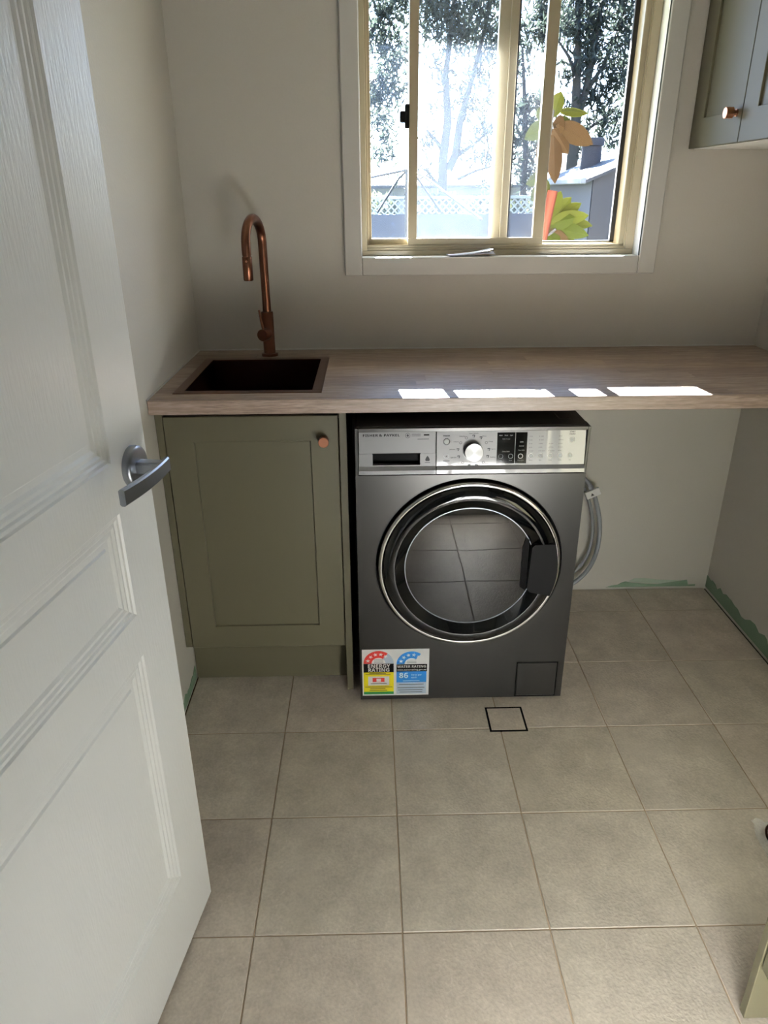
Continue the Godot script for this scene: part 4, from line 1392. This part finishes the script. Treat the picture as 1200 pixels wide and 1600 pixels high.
func build_garden() -> void:
	var g := bx("lawn", Vector3(-40, -0.6, -60), Vector3(40, -0.42, -0.22), M.lawn)
	tag(g, "sunlit lawn outside the window", "lawn", "", "stuff")
	# eave over the window: throws the shadow line on the upper glass
	struct(bx("roof_eave", Vector3(-1.5, 2.150, -0.76), Vector3(3.4, 2.32, -0.22), M.exterior), "roof eave outside above the window")
	struct(bx("roof_slab", Vector3(-1.5, CH + 0.12, -0.76), Vector3(3.4, CH + 0.2, 5.6), M.exterior), "roof above the rooms")
	# lattice-topped fence
	var fz := -9.0
	var f := thing("lattice_fence", "dark fence with pale lattice top across the back of the garden", "fence", Vector3(0, -0.42, fz))
	for i in 5:
		bx("panel", Vector3(-6 + i * 2.4, 0.02, -0.02), Vector3(-6 + i * 2.4 + 2.36, 1.515, 0.02), M.fence, f, 0.004)
		bx("post", Vector3(-6.05 + i * 2.4, 0, -0.05), Vector3(-5.97 + i * 2.4, 1.80, 0.05), M.fence, f, 0.006)
		bx("top_rail", Vector3(-6 + i * 2.4, 1.715, -0.02), Vector3(-6 + i * 2.4 + 2.4, 1.755, 0.02), M.lattice, f, 0.004)
		var k := MB.new()
		var h := 0.20
		for dir in [-1.0, 1.0]:
			for j in 25:
				var x := -6.0 + i * 2.4 + j * 0.1
				var a := Vector3(x - dir * h / 2, 1.515, 0.004 * dir)
				var b := Vector3(x + dir * h / 2, 1.515 + h, 0.004 * dir)
				var s := Vector3(0.014, 0, 0)
				k.face([a - s, a + s, b + s, b - s], Vector3(0, 0, 1))
				k.face([a - s - Vector3(0, 0, 0.006), a + s - Vector3(0, 0, 0.006), b + s - Vector3(0, 0, 0.006), b - s - Vector3(0, 0, 0.006)], Vector3(0, 0, -1))
		mi("lattice", k.done(), M.lattice, f)
	# green bank behind the fence
	var rng := RandomNumberGenerator.new()
	rng.seed = 31
	for i in 5:
		var k := MB.new()
		var hw := rng.randf_range(0.7, 1.0)
		for n in 900:
			var p := Vector3(rng.randf_range(-0.40, 0.40) * hw, 0, rng.randf_range(-0.3, 0.3))
			p.y = rng.randf_range(0.13, 1.80) * (1.0 - 0.12 * absf(p.x))
			var d := Vector3(rng.randfn(0, 1), rng.randfn(0.4, 1), rng.randfn(0, 1)).normalized()
			var s := d.cross(Vector3(rng.randf(), rng.randf(), 0.3)).normalized()
			var l := rng.randf_range(0.06, 0.12)
			k.face([p - d * l, p + s * l * 0.5, p + d * l, p - s * l * 0.5], d.cross(s))
		var o := thing("garden_shrub", ["shrub seen through the lattice below the clothes line", "pale green shrub behind the lattice, left of the twin tree trunk", "yellow-green shrub behind the lattice, right of the twin tree trunk", "shrub behind the fence, under the window's middle stile", "shrub behind the fence, left of the grey shed"][i], "shrub", Vector3([0.70, 1.60, 2.50, 3.40, 4.30][i], -0.42, -9.6), "shrubs behind the fence")
		mi("foliage", k.done(), M.hedge, o)
	# neighbour's long pale building
	var nb := thing("neighbour_house", "low white house with pale roof far behind the fence", "house", Vector3(0, -0.42, -20))
	bx("wall", Vector3(-9, 0, -3), Vector3(5, 1.90, 0), M.render, nb)
	var k := MB.new()
	k.extrude([Vector2(-3.4, 1.9), Vector2(0.4, 1.9), Vector2(0.4, 1.98), Vector2(-1.5, 2.32), Vector2(-3.4, 1.98)], -5.2, 9.2)
	var rf := mi("roof", k.done(), M.zinc_roof, nb)
	rf.basis = Basis(Vector3.UP, -PI / 2)
	rf.basis = Basis(Vector3(0, 0, 1), Vector3.UP, Vector3(-1, 0, 0))
	# rotary clothes line
	var cl := thing("clothes_line", "grey rotary clothes line with sloping arm seen in the left pane", "clothes line", Vector3(0.985, -0.42, -6.0))
	k = MB.new()
	k.tube([Vector3(0, 0, 0), Vector3(0, 2.03, 0)], 0.028, 12)
	mi("pole", k.done(), M.zinc_dark, cl)
	for q in [[-1.6, 0.0], [0.5, -1.5], [0.6, 1.4], [-0.3, -1.6]]:
		k = MB.new()
		k.tube([Vector3(0, 2.03, 0), Vector3(q[0] * 0.25, 1.955, q[1] * 0.25), Vector3(q[0], 1.36 + 0.22, q[1])], 0.013, 8)
		mi("arm", k.done(), M.zinc_dark, cl)
	for i in 6:
		k = MB.new()
		k.tube([Vector3(-0.035, 1.66 + 0.045 * i, 0), Vector3(0.035, 1.66 + 0.045 * i, 0)], 0.012, 8)
		mi("ratchet_tooth", k.done(), M.zinc_dark, cl)
	# corrugated shed at the right
	var sx := 2.67
	var sh := thing("garden_shed", "grey corrugated iron shed at the right of the window view", "shed", Vector3(sx, -0.42, -5.0))
	var L := 1.9
	k = MB.new()
	var m := 30
	for i in m:
		for j in 4:
			var t0 := (i + j / 4.0) / m
			var t1 := (i + (j + 1) / 4.0) / m
			var a := Vector3(0.012 * sin(TAU * j / 4.0), 0, -L * t0)
			var b := Vector3(0.012 * sin(TAU * (j + 1) / 4.0), 0, -L * t1)
			k.face([a, b, b + Vector3(0, 1.93, 0), a + Vector3(0, 1.93, 0)], Vector3(-1, 0, 0))
	mi("side_wall", k.done(), M.zinc, sh)
	k = MB.new()
	k.extrude([Vector2(0.01, 0), Vector2(2.2, 0), Vector2(2.2, 1.93), Vector2(1.1, 2.36), Vector2(0.01, 1.93)], -0.03, 0.0)
	mi("gable_wall", k.done(), M.zinc_dark, sh)  # same iron as the side wall, shade put into the darker colour
	k = MB.new()
	for s in [[Vector2(-0.08, 1.91), Vector2(1.1, 2.38)], [Vector2(2.28, 1.91), Vector2(1.1, 2.38)]]:
		k.face([Vector3(s[0].x, s[0].y, 0.06), Vector3(s[1].x, s[1].y, 0.06), Vector3(s[1].x, s[1].y, -L - 0.05), Vector3(s[0].x, s[0].y, -L - 0.05)], Vector3(0, 1, 0))
		k.face([Vector3(s[0].x, s[0].y - 0.03, 0.06), Vector3(s[1].x, s[1].y - 0.03, 0.06), Vector3(s[1].x, s[1].y - 0.03, -L - 0.05), Vector3(s[0].x, s[0].y - 0.03, -L - 0.05)], Vector3(0, -1, 0))
		k.face([Vector3(s[0].x, s[0].y - 0.03, 0.06), Vector3(s[1].x, s[1].y - 0.03, 0.06), Vector3(s[1].x, s[1].y, 0.06), Vector3(s[0].x, s[0].y, 0.06)], Vector3(0, 0, 1))
	mi("roof", k.done(), M.zinc_roof, sh)
	bx("gutter", Vector3(-0.13, 1.875, -L - 0.05), Vector3(-0.07, 1.925, 0.06), M.render, sh, 0.008)
	k = MB.new(Transform3D(Basis.IDENTITY, Vector3(0.30, 1.95, -1.2)))
	k.lathe([Vector2(0, 0), Vector2(0.105, 0), Vector2(0.105, 0.30), Vector2(0.125, 0.305), Vector2(0.125, 0.37), Vector2(0.115, 0.38), Vector2(0, 0.385)], 20)
	mi("flue", k.done(), M.brick_dark, sh)
	# trees: trunks and crowns
	tree("gum tree with foliage hanging down in the left pane", [[[548, 320, 9], [556, 200, 8], [565, 60, 7], [575, -80, 5]], [[556, 160, 4], [590, 120, 3], [612, 150, 1.5]], [[563, 80, 4], [610, 20, 3], [632, -20, 2]]],
		[[600, 30, 34], [628, 20, 26], [585, 70, 22], [618, 85, 26], [600, 120, 26], [590, 160, 24], [612, 150, 18], [598, 200, 18], [608, 235, 14], [585, 240, 10], [620, 270, 8], [600, -60, 60, 0.6]], 3400, 101, -2.8)
	tree("gum tree with twin trunks in the middle of the window view", [[[692, 310, 9], [691, 250, 8], [697, 190, 7], [692, 120, 5], [700, 40, 4], [706, -60, 3]], [[700, 265, 7], [711, 240, 7], [716, 190, 6], [734, 120, 4], [752, 40, 3], [756, -60, 2]], [[693, 240, 4], [682, 222, 3], [664, 202, 2]], [[712, 243, 4], [738, 225, 2.5], [772, 196, 1.5]], [[690, 292, 4], [676, 280, 3], [664, 262, 2]], [[715, 280, 3], [745, 266, 2], [775, 258, 1.2]]],
		[[680, 20, 34], [720, 30, 36], [755, 25, 34], [700, 60, 24], [745, 60, 24], [690, 110, 20, 0.6], [735, 110, 20, 0.6], [760, 90, 18, 0.6], [712, 150, 22, 0.8], [740, 165, 22, 0.8], [750, 200, 18], [668, 215, 12], [672, 170, 12, 0.6], [735, 245, 12], [762, 250, 14], [664, 268, 10], [770, 230, 14], [665, 40, 22], [710, -60, 70, 0.5], [760, 290, 9]], 5200, 102, 0.6)
	tree("gum tree with dense crown in the right of the window view", [[[897, 330, 11], [897, 240, 10], [897, 190, 9], [893, 130, 7], [890, 80, 5], [884, 10, 4], [880, -60, 3]], [[899, 185, 7], [907, 150, 6], [914, 100, 5], [918, 40, 4], [922, -40, 2.5]], [[907, 150, 4], [930, 110, 3], [948, 60, 2.5], [960, 0, 1.5]], [[893, 130, 3.5], [878, 95, 2.5], [860, 72, 1.5]], [[897, 230, 4], [920, 200, 2.5], [955, 175, 1.5]]],
		[[880, 20, 32], [915, 15, 34], [955, 15, 32], [885, 60, 28], [925, 60, 30], [960, 55, 22], [900, 95, 30, 0.9], [935, 105, 28, 0.9], [880, 120, 14], [960, 130, 22], [930, 150, 20], [905, 150, 14, 0.7], [945, 190, 20], [965, 180, 18], [925, 200, 16], [880, 170, 10], [912, 225, 12], [955, 220, 12], [900, -60, 70, 0.5], [985, 100, 30]], 6000, 103, -2.8)
	tree("small gum tree between the twin trunk and the dense crown", [[[822, 330, 6], [822, 240, 5], [818, 190, 4], [812, 130, 3], [806, 80, 2]], [[820, 210, 3], [838, 180, 2], [848, 150, 1.2]]],
		[[806, 110, 14], [812, 60, 20, 0.8], [840, 20, 26], [838, 60, 20], [852, 40, 20], [812, 170, 16], [824, 200, 20], [806, 220, 14], [838, 170, 14], [826, 250, 18], [812, 270, 12], [845, 215, 12], [838, 285, 14]], 2600, 104, -6.0)
	# timber stake and broad-leaved plant close to the glass
	k = MB.new()
	k.tube([Vector3(1.30, -0.42, -1.0), Vector3(1.332, 1.20, -1.0), Vector3(1.362, 1.40, -1.0)], 0.022, 4)
	tag(mi("garden_stake", k.done(), M.stake), "orange-red timber stake leaning among leaves outside the right pane", "stake")
	var pl := thing("loquat_plant", "broad-leaved shrub with green and browning leaves outside the right pane", "plant", Vector3(1.40, -0.42, -1.15))
	k = MB.new()
	k.tube([Vector3(0.04, 0, -0.1), Vector3(0.01, 0.8, -0.06), Vector3(-0.02, 1.64, 0.0), Vector3(-0.05, 1.9, 0.0), Vector3(-0.03, 2.14, 0.0)], [0.016, 0.014, 0.010, 0.009, 0.006], 8)
	k.tube([Vector3(-0.02, 1.62, 0.0), Vector3(0.02, 1.66, 0.02)], [0.008, 0.006], 8)
	mi("stem", k.done(), M.bark, pl)
	var o := Vector3(1.40, -0.42, -1.15)
	var lv := [
		# rosette low: base, tip, width, material
		[1.39, 1.255, 1.60, 1.262, 0.062, 0], [1.39, 1.25, 1.53, 1.185, 0.066, 0], [1.39, 1.26, 1.475, 1.385, 0.060, 0], [1.38, 1.26, 1.415, 1.41, 0.058, 0], [1.39, 1.262, 1.55, 1.31, 0.058, 0],
		[1.385, 1.255, 1.49, 1.30, 0.060, 1], [1.38, 1.25, 1.43, 1.16, 0.06, 1], [1.38, 1.25, 1.37, 1.36, 0.050, 1], [1.385, 1.248, 1.56, 1.225, 0.058, 1], [1.38, 1.24, 1.50, 1.15, 0.06, 2], [1.38, 1.25, 1.30, 1.29, 0.055, 1], [1.38, 1.25, 1.33, 1.19, 0.055, 2], [1.40, 1.27, 1.52, 1.36, 0.05, 0], [1.38, 1.23, 1.40, 1.12, 0.05, 2],
		# upper cluster
		[1.375, 1.69, 1.395, 1.80, 0.062, 0], [1.375, 1.69, 1.345, 1.79, 0.058, 0], [1.40, 1.715, 1.535, 1.722, 0.034, 0], [1.39, 1.69, 1.475, 1.635, 0.05, 1], [1.385, 1.66, 1.545, 1.595, 0.070, 2], [1.38, 1.64, 1.385, 1.44, 0.066, 2], [1.375, 1.65, 1.45, 1.56, 0.060, 2], [1.37, 1.66, 1.33, 1.50, 0.060, 2], [1.37, 1.67, 1.26, 1.62, 0.060, 1], [1.375, 1.68, 1.29, 1.73, 0.055, 1], [1.375, 1.67, 1.42, 1.66, 0.06, 2], [1.37, 1.65, 1.36, 1.56, 0.06, 2],
		# between
		[1.36, 1.45, 1.372, 1.36, 0.05, 0], [1.35, 1.47, 1.28, 1.44, 0.05, 1], [1.36, 1.43, 1.29, 1.37, 0.05, 1],
	]
	var r2 := RandomNumberGenerator.new()
	r2.seed = 77
	for q in lv:
		var kk := MB.new()
		var dz := r2.randf_range(-0.05, 0.08)
		var bs := Vector3(q[0], q[1], -1.15 + r2.randf_range(-0.02, 0.02)) - o
		var tp := Vector3(q[2], q[3], -1.15 + dz) - o
		var dd := (tp - bs).normalized()
		leaf_blade(kk, bs, tp, dd.cross(Vector3(0, 0, 1)).rotated(dd, r2.randf_range(-0.65, 0.65)), q[4] * 1.25, 0.012)
		mi("leaf", kk.done(), M.broadleaf[q[5]], pl)
